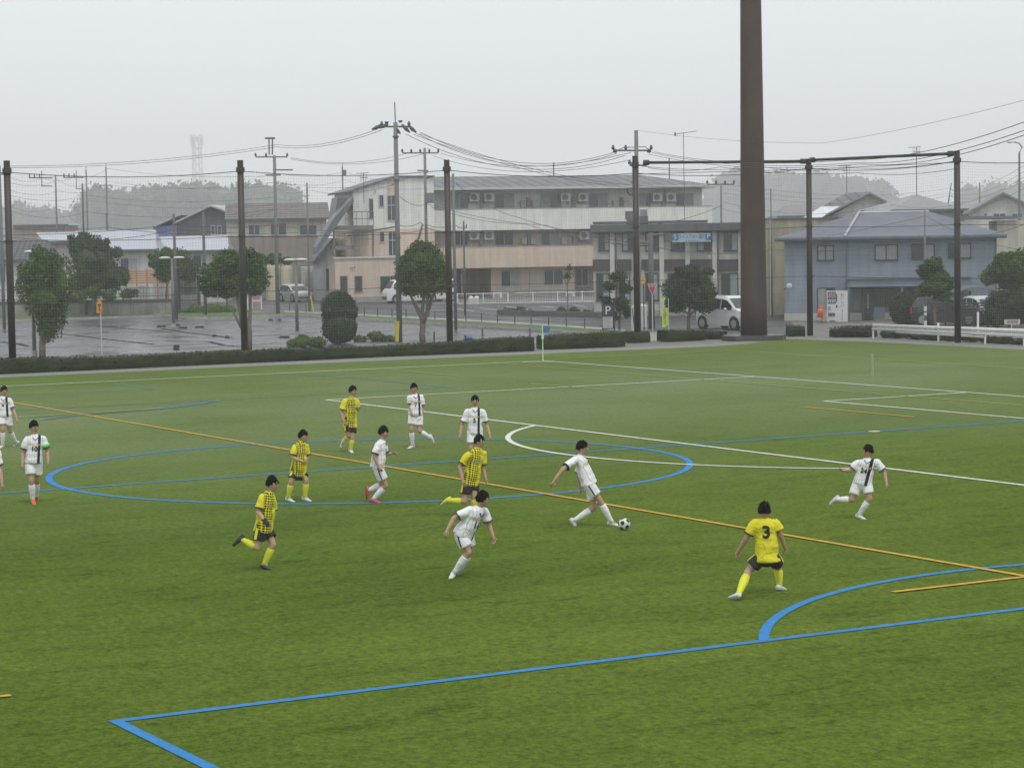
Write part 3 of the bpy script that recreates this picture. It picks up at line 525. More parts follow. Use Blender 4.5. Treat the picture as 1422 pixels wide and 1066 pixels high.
cn_ = MB(); cn_.box(xa, xb, -1.3, -.003, zc0, zc1).build('porch_fascia', BLUES, A); MB().prismz([(xa-.1, -1.45), (xb+.1, -1.45), (xb+.1, -.01), (xa-.1, -.01)], zc1+.001, zc1+.09).build('porch_roof', BLUEF, A)
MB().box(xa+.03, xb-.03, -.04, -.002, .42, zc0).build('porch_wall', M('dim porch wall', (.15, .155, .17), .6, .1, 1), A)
wpx(B, A, 1197, 1213, 400, 446, -.05, cols=1, frame=DKF, fw=.12, name='front_door', tr=.5); bpx(B, MB(), 1204.5, 1206, 408, 428, -.13, -.09).build('door_handle', PIPE, A)
bpx(B, MB(), 1214, 1229, 426, 441, -.10, -.045).build('blue_panel', BLUES, A); wpx(B, A, 1214, 1240, 400, 425, -.05, frame=DKF)
bpx(B, MB(), 1185, 1192.5, 418, 430, -.15, -.045).build('letter_box', M('dull letter box', (.16, .14, .16), .5), A)
for px_ in (1178.5, 1253): x = B.x(px_, 420, -1.2); MB().box(x-.06, x+.06, -1.25, -1.13, 0, zc0).build('porch_post', BLUEF, A)
sd = B.x(1096, 397, -.3); zz = B.z(1096, 397, -.3); dsh = MB().ell((sd, -.35, zz), Vector((.17, 0, 0)), Vector((0, .04, .02)), Vector((0, -.02, .15))).build('satellite_dish', WHT, A, True); MB().tube([(sd-.2, -.3, zz-.1), (sd-.3, -.05, zz-.2)], .03, 5).build('dish_arm', DPIPE, dsh)
# ---- houses beyond
TILEG = M('grey clay tiles', (.12, .12, .125), .6, .2, 1.5, .2, 8, spec=.25, pat= [('Z', .19, .4, .5), ('X', .4, .35, .45)]); TILEB = M('brown grey tiles', (.19, .175, .165), .65, .2, 1.5, .2, 8, spec=.25, pat= [('Z', .2, .42, .55), ('X', .5, .2, .2)])
METR = M('wet pale metal roof', (.42, .44, .50), .28, .06, .6, pat=[('X', .55, .06, .14), ('Z', .3, .04, .06)], metal=.3)
def house(px, d, ang, name, label, walls, wallm, roofpts, roofm, wins=(), extra=None, depth=8, eaves=True, cat='house'):
    B = Fac(px, d, ang); A = B.empty(name, label, cat)
    for i, (x0, x1, y0, y1, mm) in enumerate(walls):
        zb = 0 if y1 is None else B.z((x0+x1)/2, y1); MB().box(B.x(x0), B.x(x1), .003*i, depth-.01*i, zb, B.z((x0+x1)/2, y0)).build('wall', mm or wallm, A)
    for (kind, q, mm) in roofpts:
        if kind == 'slope':       # px corners of the near slope: eave left, eave right, ridge right, ridge left; ridge half way back
            (a, b, c, d_) = q; yr = depth/2
            pa, pb = B.L(*a, -.5), B.L(*b, -.5); pc, pd = B.L(*c, yr), B.L(*d_, yr)
            A0 = (pa[0], -.5, pa[1]); A1 = (pb[0], -.5, pb[1]); C1 = (pc[0], yr, pc[1]); C0 = (pd[0], yr, pd[1]); D1 = (pb[0], depth+.5, pb[1]); D0 = (pa[0], depth+.5, pa[1])
            mb = MB(); mb.poly([A0, A1, C1, C0]).poly([A1, D1, C1]).poly([D1, D0, C0, C1]).poly([D0, A0, C0]).poly([A0, D0, D1, A1]); ro = mb.build('roof', mm or roofm, A)
            MB().box(pa[0], pb[0], -.58, -.5, pa[1]-.12, pa[1]+.05).build('gutter', GREYR, ro)
        if kind == 'gable':       # front facing gable outline, wall below the roof edge
            pts = [B.L(*p) for p in q]; MB().prism(pts, -.01, depth-.2).build('gable_wall', mm[0], A)
            edge_ = pts[1:-1] if len(pts) > 3 else pts
        if kind == 'rake':        # roof band following an outline, drawn through the whole depth
            pts = [B.L(*p, -.4) for p in q]; t_ = .16
            MB().prism(pts+[(p[0], p[1]-t_) for p in reversed(pts)], -.5, depth+.4).build('roof', mm or roofm, A)
    for w in wins:
        kw = dict(w[4]) if len(w) > 4 else {}; wpx(B, A, *w[:4], -.011 if not kw.pop('deep', 0) else .4, **kw)
    return B, A
PW = M('pale house wall', (.50, .50, .48), .75, .1, 1, pat=[('Z', .4, .04, .08)]); CRW = M('cream house wall', (.52, .50, .43), .75, .1, 1); BRW = M('brown house wall', (.27, .23, .205), .75, .1, 1, pat=[('Z', .2, .1, .12)])
house(-30, 172, 4, 'tiled_house', 'grey tiled house at the left edge behind the brown net pole', [(-40, 62, 360, None, None), (-40, 26, 395, None, M('dark timber base', (.09, .09, .095), .7))], M('white plaster', (.55, .56, .58), .7, .08, 1), [('slope', ((-45, 362), (68, 362), (66, 333), (-45, 334)), None)], TILEG, [(-8, 8, 366, 392)])
house(70, 182, 4, 'metal_roof_house', 'low white house with shallow pale metal roofs behind the dark conifer', [(62, 100, 336, None, None), (100, 212, 350, None, None)], PW, [('slope', ((62, 336.5), (112, 336.5), (112, 322), (50, 323)), None), ('slope', ((96, 348.5), (218, 347.5), (216, 319), (105, 321)), None)], METR, [(167, 191, 358, 375, {'curtain': '.c'}), (215.5, 220, 358, 376, {'cols': 1})])
B_, A_ = house(222, 192, 4, 'low_annex_house', 'long pale roofed low house between the blue gable house and brown tiled house', [(207, 315, 350, None, None)], PW, [('slope', ((216, 349), (318, 347), (316, 326), (214, 329)), None)], METR, [(268, 280, 354, 372, {'cols': 1})])
house(215, 222, -6, 'dark_gable_house', 'dark gabled house with blue side wall and white roof trim', [(247, 312, 300, None, None), (214, 247, 313, None, M('cobalt blue wall', (.16, .20, .42), .6, .1, 1))], M('charcoal gable wall', (.085, .09, .11), .7, .12, 1), [('gable', ((247, 330), (247, 307.5), (293, 286), (316, 295), (316, 330)), (MATS['charcoal gable wall'],)), ('rake', ((243, 308), (292, 284.5), (318, 293.5)), M('pale roof trim', (.42, .43, .45), .5)), ('rake', ((214, 313), (248, 297.5), (252, 296.5)), MATS['pale roof trim'])], TILEG, [(293, 299, 313, 326, {'cols': 1}), (302, 308, 313, 326, {'cols': 1})])
house(313, 204, 5, 'brown_tiled_house', 'cream and brown two storey house with brown tiled roof behind the central trees', [(316, 455, 305, 328, CRW), (316, 455, 328, None, BRW)], CRW, [('slope', ((312, 305), (459, 303.5), (455, 281), (313, 283)), None)], TILEB, [(345, 361, 312, 326), (375.5, 398, 310, 326.5), (416, 440, 312, 326.5)])
bq = M('distant grey roof', (.20, .20, .21), .6)
house(20, 260, 0, 'distant_hip_house', 'far hazy house with low hipped roof and brownish wall at the left', [(20, 92, 312, None, M('distant tan wall', (.36, .28, .24), .8))], None, [('slope', ((18, 313), (95, 313), (60, 294), (40, 294)), None)], bq)
house(1075, 230, 0, 'distant_gable_house', 'far small grey roofed house just right of the rust brown mast', [(1080, 1142, 300, None, PW)], None, [('slope', ((1079, 300.5), (1145, 300.5), (1141, 284.5), (1092, 284.5)), None)], bq)
B_, A_ = house(1108, 185, -6, 'grey_gable_house', 'grey gabled house with a white painted reflection on its roof behind the blue house', [(1118, 1235, 306, None, None)], M('pale distant wall', (.46, .46, .44), .75), [('gable', ((1135, 310), (1208, 269), (1240, 285), (1240, 310)), (MATS['pale distant wall'],)), ('slope', ((1113, 303.5), (1160, 301), (1208, 266.5), (1176, 267.5)), SLATE), ('rake', ((1128, 306.5), (1208, 266.5), (1262, 296)), None)], bq)
mb = MB(); pts = [B_.L(*p, -.7) for p in ((1116, 303), (1141, 303), (1167, 287), (1141, 287.5))]; mb.poly([(p[0], -.75+(.9*(k > 1)), p[1]+.05) for k, p in enumerate(pts)]); mb.build('roof_reflection_panel', M('white roof reflection', (.66, .67, .68), .3), A_)  # white sheet with the roof's sky reflection put into its colour
house(1195, 172, -5, 'hip_roof_house', 'wide grey hipped roof house with a pale ridge strip behind the blue house', [(1206, 1392, 292, None, MATS['pale distant wall'])], None, [('slope', ((1196, 293), (1345, 291), (1275, 270.5), (1268, 270.5)), None)], M('mid grey roof', (.22, .225, .24), .45, .1, 1))
mb = MB(); B_ = Fac(1195, 171, -5)
A_ = B_.empty('pale_roof_sheet', 'pale corrugated sheet roof strip leaning against the hipped roof', 'roof sheet'); pts = [(1198, 293.5), (1235, 293), (1270, 273), (1262, 273.5)]
mb.prism([B_.L(*p, -.3) for p in pts], -.4, -.2); mb.build('sheet', M('pale sheet', (.55, .56, .58), .35, .1, 2), A_)
MB().box(B_.x(1206), B_.x(1230), 0, .2, 0, B_.z(1218, 294)).build('support', PIPE, A_)
house(1335, 165, -8, 'white_gable_house', 'white gabled house with pale roof trim at the right edge', [(1345, 1450, 291, None, M('off white wall', (.55, .56, .53), .7, .08, 1, pat=[('Z', .3, .06, .08)]))], None, [('gable', ((1345, 296), (1393, 268.5), (1450, 296)), (MATS['off white wall'],)), ('rake', ((1342, 295.5), (1393, 266.5), (1455, 296)), None)], bq, [(1366, 1371, 296, 300, {'cols': 1}), (1379, 1397, 296, 302), (1405, 1420, 296, 302)])
house(1334, 146, -8, 'flat_roof_house', 'cream walled house with dark flat roof edge right of the blue house', [(1385, 1440, 306, None, M('cream tan wall', (.47, .45, .38), .75, .08, 1)), (1411, 1440, 310, None, M('grey brown wall', (.27, .26, .26), .7, .08, 1))], None, [('rake', ((1334, 300.5), (1413, 299.5)), M('dark flat roof', (.13, .14, .15), .5))], None)
# ---- lattice tower far off and the hazy wood
tw = MB(); pb = gp(277, 2150); H_ = V(277, 187, 2150).z
for sx_, sy_ in ((-1, -1), (1, -1), (1, 1), (-1, 1)): tw.tube([(sx_*5.2, sy_*5.2, 0), (sx_*2.6, sy_*2.6, H_)], .7, 5)
for k in range(14):
    z0_ = H_*k/14; z1_ = H_*(k+1)/14; r0_ = 5.2-2.6*k/14; r1_ = 5.2-2.6*(k+1)/14
    for (a, b) in (((-1, -1), (1, -1)), ((1, -1), (1, 1)), ((1, 1), (-1, 1)), ((-1, 1), (-1, -1))): tw.tube([(a[0]*r0_, a[1]*r0_, z0_), (b[0]*r1_, b[1]*r1_, z1_)], .45, 4)
tower = empty('lattice_tower', pb, 'tall telecom lattice tower almost lost in the rain haze', 'tower'); tw.build('lattice', M('tower steel', (.66, .67, .68), .6), tower)  # steel lightened so part of the haze fade sits in the colour
tp = MB()
for k, zz in enumerate((H_*.88, H_*.97)): tp.prismz([(6*math.cos(a*.785), 6*math.sin(a*.785)) for a in range(8)], zz, zz+1)
for k in range(8): tp.box(5.6*math.cos(k*.785)-.7, 5.6*math.cos(k*.785)+.7, 5.6*math.sin(k*.785)-.7, 5.6*math.sin(k*.785)+.7, H_*.9, H_)
tp.build('antenna_platform', M('antenna panels', (.70, .71, .72), .6), tower)
# ================================================================== vegetation
BARK = M('bark', (.15, .13, .10), .85, .25, 6, .6, 30)
LF1 = leafmat('leaf mid', (.020, .038, .010), (.105, .175, .042)); LF2 = leafmat('leaf dark', (.014, .026, .012), (.060, .095, .034)); LF3 = leafmat('leaf yellow green', (.04, .07, .014), (.15, .23, .045))
LF4 = leafmat('leaf blue green', (.010, .020, .009), (.062, .098, .038)); HEDGE = leafmat('hedge leaf', (.009, .014, .006), (.034, .048, .015), 1.6)
def blob(mb, c, rx, ry, rz, sub=2, amp=.22, fr=1.6):
    b = bmesh.new(); bmesh.ops.create_icosphere(b, subdivisions=sub, radius=1); i = len(mb.v); sd = Vector((c.x*.7, c.y*.7, c.z))
    for v in b.verts:
        n = noise.noise(v.co*fr+sd)*amp*2; mb.v.append((c.x+v.co.x*rx*(1+n), c.y+v.co.y*ry*(1+n), c.z+v.co.z*rz*(1+n)))
    for f in b.faces: mb.f.append(tuple(i+v.index for v in f.verts))
    b.free()
def foliage(mb, lobes, n, sz, core=.74, shell=(.7, 1.08), amp=.35):
    if amp > .3: lobes = lobes+[(c+Vector((random.uniform(-1, 1)*rx, random.uniform(-1, 1)*ry, random.uniform(-.9, 1)*rz))*.92, rx*.38, ry*.38, rz*.34) for (c, rx, ry, rz) in lobes for _ in range(2)]
    tot = sum((l[1]*l[3])**.9 for l in lobes)
    for (c, rx, ry, rz) in lobes:
        if core: blob(mb, c, rx*core, ry*core, rz*core, 3 if rx > 1 else 2)
        k = int(n*((rx*rz)**.9)/tot)
        for _ in range(k):
            d = Vector((random.gauss(0, 1), random.gauss(0, 1), random.gauss(0, 1))).normalized()
            f = random.uniform(*shell)*(1+amp*noise.noise(d*2.1+c*.9)+.18*noise.noise(d*6+c))
            mb.leaf(c+Vector((d.x*rx*f, d.y*ry*f, d.z*rz*f)), sz*random.uniform(.6, 1.35))
def tree(name, label, cat, px, py, lobes, trunks, mat, n, sz, core=.72, group=None, d=None, shell=(.7, 1.08), amp=.35, depthr=1.):
    base = G(px, py) if d is None else gp(px, d); D = (base-Cc).dot(Fh); k = D/FP
    o = empty(name, base, label, cat, group); mb = MB(); L = []
    for l in lobes:
        x, y, rx, ry = l[:4]; dd = l[4] if len(l) > 4 else random.uniform(-.3, .3)*rx*k
        L.append((V(x, y, D+dd)-base, rx*k, (rx+ry)/2*k*depthr, ry*k))
    foliage(mb, L, int(n*1.5), sz*.78, core, shell, amp); cr = mb.build('crown', mat, o)
    t = MB()
    for tr in trunks:                    # list of (px,py,radius px)
        P = [V(a, b, D)-base for a, b, r in tr]; rs = [r*k for a, b, r in tr]; P2 = []; R2_ = []
        for i in range(len(P)-1):
            for q in (0, .5):
                P2.append(P[i].lerp(P[i+1], q)+(Vector((random.uniform(-1, 1), random.uniform(-1, 1), 0))*rs[i]*.35 if q else Vector())); R2_.append(rs[i]*(1-q)+rs[i+1]*q)
        P2.append(P[-1]); R2_.append(rs[-1]); t.tube(P2, R2_, 8)
    if trunks: t.build('trunk', BARK, o, True)
    return o
T = tree
T('tree', 'tall vase shaped green tree by the lamp post at the left edge', 'tree', 59, 495, [(62, 372, 25, 24), (45, 390, 19, 26), (80, 388, 16, 32), (62, 410, 28, 34), (70, 440, 18, 26), (55, 355, 12, 14), (66, 462, 8, 14)], [[(59, 497, 5), (59, 470, 4.6), (56, 440, 3.2), (45, 410, 1.6)], [(59, 470, 4), (66, 440, 3), (78, 410, 1.6)], [(59, 460, 3), (60, 430, 2.4), (64, 400, 1.4)], [(56, 445, 2), (38, 415, 1.2)]], LF1, 9000, .085, .55)
T('conifer', 'broad dark conifer with knobbly top standing in front of the white house', 'tree', 132, 437, [(131, 388, 30, 20), (122, 362, 22, 20), (140, 360, 20, 22), (106, 343, 9, 14), (118, 335, 8, 14), (132, 341, 8, 14), (142, 346, 7, 14), (155, 385, 16, 20), (113, 392, 20, 16)], [[(132, 438, 3), (132, 400, 2.5)]], LF2, 8000, .12, .8, d=158)
T('tree', 'round green garden tree half hidden by the twin headed lamp post', 'tree', 232, 432, [(222, 362, 14, 14), (245, 366, 20, 20), (262, 376, 14, 16), (230, 380, 16, 12)], [[(230, 433, 1.5), (232, 395, 1.3), (222, 372, 1)]], LF1, 4200, .12, .6, d=161)
T('shrub', 'low green shrubs growing behind the concrete retaining wall', 'shrub', 130, 420, [(108, 412, 14, 8), (130, 406, 12, 9), (152, 410, 12, 7), (172, 384, 7, 12), (178, 408, 14, 7), (98, 415, 8, 6)], [[(130, 422, 1), (130, 412, 1)]], LF1, 2600, .10, .6, d=156)
T('tree', 'wide spreading multi stemmed tree behind the second brown net pole', 'tree', 338, 487, [(318, 362, 24, 14), (345, 362, 18, 16), (300, 385, 24, 20), (330, 388, 24, 22), (352, 385, 16, 24), (296, 398, 18, 12), (356, 398, 10, 10), (322, 405, 14, 7)], [[(341, 489, 4), (338, 460, 3.6), (333, 430, 3), (330, 400, 1.6)], [(346, 489, 4), (346, 450, 3.4), (348, 415, 2), (352, 390, 1.2)], [(335, 455, 2.2), (322, 430, 1.6)]], LF1, 9500, .095, .6)
T('clipped_tree', 'tall dark clipped column shrub with domed top beside the car park', 'shrub', 470, 477, [(471, 432, 23.5, 26), (471, 455, 24.5, 21), (470, 421, 19, 17), (472, 463, 24, 13)], [[(470, 478, 3), (470, 450, 3)]], LF4, 17000, .042, .95, shell=(.93, 1.04), amp=.10)
T('round_tree', 'round headed street tree growing beside the tall concrete pole', 'tree', 588, 474, [(587, 362, 28, 24), (572, 375, 20, 24), (604, 376, 18, 24), (588, 392, 28, 20), (566, 395, 13, 14), (610, 394, 12, 14), (586, 348, 20, 13)], [[(587, 476, 4.5), (587, 455, 4.2), (586, 440, 4), (574, 418, 2), (563, 395, 1.4)], [(587, 448, 3.6), (597, 425, 2.2), (606, 400, 1.4)], [(587, 445, 3), (588, 415, 2), (588, 390, 1.4)], [(576, 425, 1.6), (570, 405, 1.0)]], LF1, 11000, .085, .72)
T('shrub', 'low bright green shrub mound left of the clipped column shrub', 'shrub', 425, 481, [(420, 474, 18, 7), (440, 475, 16, 7), (405, 477, 9, 5)], [[(425, 482, 1), (425, 478, 1)]], LF3, 2600, .06, .8)
T('shrub', 'low bright green shrub between the clipped column shrub and the tall pole', 'shrub', 520, 474, [(522, 467, 12, 7), (538, 471, 14, 5), (500, 471, 12, 5)], [[(520, 476, 1), (520, 471, 1)]], LF3, 2600, .06, .8)
T('clipped_mound', 'low clipped green mound on the car park island', 'shrub', 290, 436, [(272, 431, 14, 8), (296, 430, 18, 8), (318, 431, 12, 7), (252, 435, 10, 4)], [[(290, 437, 1), (290, 434, 1)]], LF3, 4200, .08, .9, shell=(.92, 1.05), amp=.1)
T('shrub', 'small dark tree by the white gate behind the retaining wall', 'shrub', 315, 422, [(292, 405, 13, 7), (312, 408, 9, 6)], [[(315, 432, 1.6), (315, 410, 1.4)]], LF2, 1800, .10, .7, d=152)
T('shrub', 'green bushes showing above the cream water tanks', 'shrub', 385, 372, [(380, 360, 14, 7), (398, 362, 10, 5), (365, 361, 8, 6)], [[(385, 400, 1), (385, 365, 1)]], LF1, 1600, .12, .7, d=170)
T('pine', 'sparse cloud pruned pine standing over the black parking sign', 'tree', 862, 458, [(858, 384, 17, 8), (846, 398, 10, 8), (868, 400, 9, 9), (842, 418, 8, 8), (862, 422, 16, 10), (872, 434, 8, 8), (850, 440, 10, 7)], [[(860, 459, 2), (861, 435, 1.6), (856, 410, 1.2), (858, 388, .9)], [(861, 435, 1.2), (846, 418, .8)]], LF4, 5200, .07, .3, shell=(.3, 1.05))
T('round_tree', 'dense round topped tree between the yellow banner and the white minivan', 'tree', 957, 459, [(957, 386, 25, 15), (940, 402, 22, 17), (972, 402, 22, 16), (958, 412, 30, 16), (938, 424, 16, 10), (978, 422, 18, 12), (956, 376, 16, 8)], [[(956, 461, 2.6), (956, 440, 2.4), (958, 425, 1.8), (960, 410, 1.3)], [(956, 440, 1.5), (970, 426, 1)], [(956, 436, 1.4), (940, 424, 1)]], LF4, 11000, .075, .62)
T('pine', 'cloud pruned pine with layered pads in front of the blue house', 'tree', 1300, 462, [(1296, 366, 13, 9), (1283, 376, 9, 10), (1302, 384, 18, 9), (1296, 398, 22, 8), (1312, 396, 12, 8), (1285, 404, 14, 8), (1308, 410, 14, 7)], [[(1300, 462, 2), (1298, 430, 1.8), (1304, 405, 1.4), (1296, 380, 1)]], LF1, 6400, .075, .66)
T('round_bush', 'large round clipped bush in front of the blue house porch', 'shrub', 1259, 450, [(1259, 427, 22, 20), (1259, 436, 22.5, 16)], [[(1259, 452, 1.5), (1259, 440, 1.5)]], LF4, 8200, .06, .93, shell=(.92, 1.05), amp=.12)
T('tree', 'loose leafy green tree above the carport at the right edge', 'tree', 1400, 452, [(1398, 372, 24, 17), (1420, 368, 20, 20), (1376, 385, 14, 10), (1405, 390, 26, 12), (1392, 360, 12, 9)], [[(1400, 452, 2.5), (1402, 410, 2), (1398, 385, 1.4)]], LF1, 8000, .095, .6, d=121)
T('hedge_bush', 'tall dark hedge bush with bright top at the right edge', 'shrub', 1402, 454, [(1395, 425, 26, 22), (1422, 425, 26, 24), (1384, 436, 16, 16)], [[(1402, 456, 1.5), (1402, 440, 1.5)]], LF2, 9000, .07, .88, shell=(.85, 1.06), amp=.2)
def hedge(label, pts, y0s, w=.9, dens=150, mat=HEDGE, name='hedge', group=None, amp=.05, cat='hedge'):
    # pts: pixels along the near foot; y0s: pixel rows of the near top edge
    P = [G(*p) for p in pts]; Hh = [V(p[0], y, (P[i]-Cc).dot(Fh)).z for i, (p, y) in enumerate(zip(pts, y0s))]
    mb = MB(); o0 = P[0].copy()
    for i in range(len(P)-1):
        a, b = P[i]-o0, P[i+1]-o0; t = (b-a); Ls = t.length; t.normalize(); nn = Vector((-t.y, t.x, 0)); nn = nn if nn.dot(Fh) > 0 else -nn
        n = max(2, int(Ls/.35)); rows = [(0, .0), (-.03, .35), (0., .75), (.06, .97), (w*.5, 1.02), (w-.06, .97), (w, .5), (w, 0)]
        base = len(mb.v)
        for k in range(n+1):
            q = k/n; c = a.lerp(b, q); h = Hh[i]*(1-q)+Hh[i+1]*q
            for (dx, fz) in rows:
                p = c+nn*dx+Vector((0, 0, h*fz)); s = noise.noise((p+o0)*2.3)*amp+noise.noise((p+o0)*.6)*amp; mb.v.append((p.x+nn.x*s, p.y+nn.y*s, max(0, p.z+s*.8)))
        m = len(rows)
        for k in range(n):
            for j in range(m-1): mb.f.append((base+k*m+j, base+(k+1)*m+j, base+(k+1)*m+j+1, base+k*m+j+1))
        mb.f.append(tuple(base+j for j in range(m))); mb.f.append(tuple(base+n*m+j for j in reversed(range(m))))
        for _ in range(int(dens*Ls)):
            q = random.random(); c = a.lerp(b, q); h = Hh[i]*(1-q)+Hh[i+1]*q; r = random.random()
            if r < .62: p = c+nn*random.uniform(-.08, .06)+Vector((0, 0, h*random.random()))
            else: p = c+nn*random.uniform(0, w)+Vector((0, 0, h*random.uniform(.97, 1.07)))
            mb.leaf(p, random.uniform(.02, .055))
    o = mb.build(name, mat); o.location = o0; tag(o, label, cat, group); return o
hedge('long low clipped hedge running along the far touchline to the corner', [(-60, 522), (0, 519.5), (170, 512), (340, 504), (540, 494.5), (742, 487)], [500, 498.5, 495.5, 487, 481, 467.5], 1.0, 190)
hedge('short clipped hedge block just right of the corner flag', [(757, 485), (868, 481)], [467, 461], 1.0, 190)
hedge('stub of clipped hedge around the foot of the fourth net pole', [(873, 476), (903, 475)], [461.5, 461], .7, 190)
hedge('short dark hedge under the yellow banner and round tree', [(927, 474.5), (978, 472)], [459, 459], .8, 190)
hedge('low ragged hedge piece left of the mast footing', [(983, 471), (1010, 470)], [459, 460], .7, 190)
hedge('squared bush left of the brown corner pole', [(1097, 467), (1118, 466.5)], [453, 452.5], .8, 190, amp=.08)
for (a, b, t_, lab) in ((1153, 1164, 454.5, 'leftmost of the three small rounded bushes before the vending machine'), (1166, 1184, 453.5, 'middle one of the three small rounded bushes before the vending machine'), (1186, 1205, 453, 'rightmost of the three small rounded bushes left of the white pipe rails')):
    hedge(lab, [(a, 467.5), (b, 468)], [t_, t_], .8, 230, amp=.10, name='small_bush', group='small bushes along the corner', cat='shrub')
for k_, (a, b) in enumerate(((1222, 1232), (1238, 1250), (1258, 1277), (1284, 1303), (1311, 1322), (1332, 1352), (1360, 1374), (1382, 1396), (1404, 1430))):
    fy_ = lambda x: 474+(x-1222)*.0515
    fy_ = lambda x: 468.5+(x-1222)*.05
    hedge(('leftmost', 'second from left', 'third from left', 'fourth from left', 'middle', 'fourth from right', 'third from right', 'second from right', 'rightmost')[k_ if k_ < 5 else k_]+' of the straggly shrubs behind the white pipe rails', [(a, fy_(a)), (b, fy_(b))], [fy_(a)-9+k_ % 3, fy_(b)-8-k_ % 2], .5, 200, amp=.14, name='small_bush', group='straggly shrubs under the pipe rails', cat='shrub')
# far wood: reads as one mass in the haze
wd = MB(); random.seed(11)
def wood(pts, d, n, rr, sz):
    for _ in range(n):
        x = random.uniform(pts[0][0], pts[-1][0]); top = None
        for (a, b) in zip(pts, pts[1:]):
            if a[0] <= x <= b[0]: top = a[1]+(b[1]-a[1])*(x-a[0])/(b[0]-a[0])
        dd = d+random.uniform(-25, 25); r = random.uniform(*rr); zt_ = V(x, top, dd).z+random.uniform(-8, 2.5)
        p = V(x, 330, dd)
        wd.tube([(p.x, p.y, 0), (p.x, p.y, max(zt_-r, 1))], .4, 5)
        zc_ = zt_-r
        while zc_ > 0:
            c = Vector((p.x+random.uniform(-1, 1), p.y+random.uniform(-2, 2), zc_)); rx = r*random.uniform(.8, 1.25)
            blob(wd, c, rx*.8, rx*.8, r*.9, 1, .3)
            for _k in range(70):
                q = Vector((random.gauss(0, 1), random.gauss(0, 1), random.gauss(0, 1))).normalized()*random.uniform(.7, 1.15); wd.leaf(c+Vector((q.x*rx, q.y*rx, q.z*r)), sz*random.uniform(.6, 1.3))
            zc_ -= r*1.5
wood([(125, 262), (150, 255), (170, 267), (190, 268), (205, 258), (240, 256), (262, 255), (285, 252), (300, 258), (330, 258), (355, 252), (385, 250), (405, 255), (412, 275)], 1200, 130, (7, 11), 1.4)
wood([(-40, 285), (30, 282), (60, 280), (90, 292), (125, 290)], 1450, 40, (6, 10), 1.4)
wood([(1055, 262), (1075, 238), (1110, 236), (1160, 244), (1200, 246), (1230, 250), (1255, 280)], 1700, 70, (8, 12), 1.6)
wood([(1340, 258), (1380, 250), (1440, 252)], 1750, 24, (8, 12), 1.6)
wood([(990, 250), (1030, 232), (1060, 240)], 1750, 20, (8, 12), 1.6)
o = wd.build('distant_woodland', leafmat('far leaf', (.03, .045, .025), (.07, .09, .05), .2)); tag(o, 'mass of trees far away fading into the rain haze', 'woodland', None, 'stuff')
random.seed(5)
# ================================================================== net fence along the field
RUST = M('rust brown painted steel', (.034, .025, .023), .5, .25, 1.2, .1, 12, spec=.5); RUSTM = M('rust brown mast paint', (.058, .034, .030), .65, .3, .8, .2, 10, pat=[('X', .6, .02, .2)])
NETM = M('net cord', (.24, .245, .25), .8, .1, 3); CABLE = M('black cable', (.03, .03, .033), .6, .1, 3)
PL = [(-330, 560, None), (18, 517, 223), (340, 500, 222.5), (625, 486.5, 222), (885, 474.5, 227), (1125, 468, 220.5), (1330, 478, 209.5)]
PP = [G(a, b) for a, b, c in PL]; PP[0] = PP[1]+(PP[1]-PP[2])
PP.append(G(1330, 478)+(G(1330, 478)-G(1125, 468)).normalized()*10.4)
TOPZ = [8.05]+[V(a, c, (PP[i+1]-Cc).dot(Fh)).z for i, (a, b, c) in enumerate(PL[1:])]+[8.4]
def netpole(par, p, zt_, o0, rad=.135):
    q = p-o0; t = MB().tube([(q.x, q.y, 0), (q.x, q.y, zt_-.35)], [rad*1.08, rad], 14); t.build('post', RUST, par, True)
    MB().tube([(q.x, q.y, zt_-.50), (q.x, q.y, zt_-.30)], rad*1.35, 12).tube([(q.x, q.y, zt_-.3), (q.x, q.y, zt_)], rad*.95, 12).build('post_cap', RUST, par)
    MB().tube([(q.x, q.y, 0), (q.x, q.y, .06)], rad*2.0, 12).build('base_plate', KERB, par)
    for z in (zt_*.62, zt_*.34): MB().tube([(q.x, q.y, z-.05), (q.x, q.y, z+.05)], rad*1.22, 12).build('clamp', RUST, par)
def netspan(par, a, b, za, zb, o0, cell=.125, r=.0023):
    a = a-o0; b = b-o0; L = (b-a).length; n = int(L/cell); mb = MB(); sag = .22
    def top(q): return (za*(1-q)+zb*q)-.45-sag*4*q*(1-q)
    for k in range(1, n):
        q = k/n; c = a.lerp(b, q); wob = .03*math.sin(q*17+a.x)
        mb.tube([(c.x, c.y, .35), (c.x+wob, c.y, top(q)*.5), (c.x, c.y, top(q))], r, 3, False)
    m = int(min(za, zb)/cell)-4
    for j in range(m):
        f = (j+.5)/m; pts = []
        for k in range(9):
            q = k/8; c = a.lerp(b, q); pts.append((c.x, c.y, .35+(top(q)-.35)*f))
        mb.tube(pts, r, 3, False)
    mb.build('net', NETM, par)
    for f, rr in ((1, .016), (.62, .012), (.345, .012)):
        pts = []
        for k in range(13):
            q = k/12; c = a.lerp(b, q); pts.append((c.x, c.y, (top(q) if f == 1 else (za*(1-q)+zb*q)*f-.05*4*q*(1-q))))
        MB().tube(pts, rr, 5, False).build('support_cable', CABLE, par)
F1 = empty('net_fence', PP[1], 'high ball stop net on brown steel posts along the far touchline', 'net fence')
for i in range(0, 4): netpole(F1, PP[i], TOPZ[i], PP[1])
for i in range(0, 4): netspan(F1, PP[i], PP[i+1], TOPZ[i], TOPZ[i+1], PP[1])
netpole(F1, PP[4], TOPZ[4]+.35, PP[1])
F2 = empty('net_fence', PP[5], 'ball stop net on brown posts with thick top beam round the field corner', 'net fence')
for i in (5, 6, 7): netpole(F2, PP[i], TOPZ[i], PP[5])
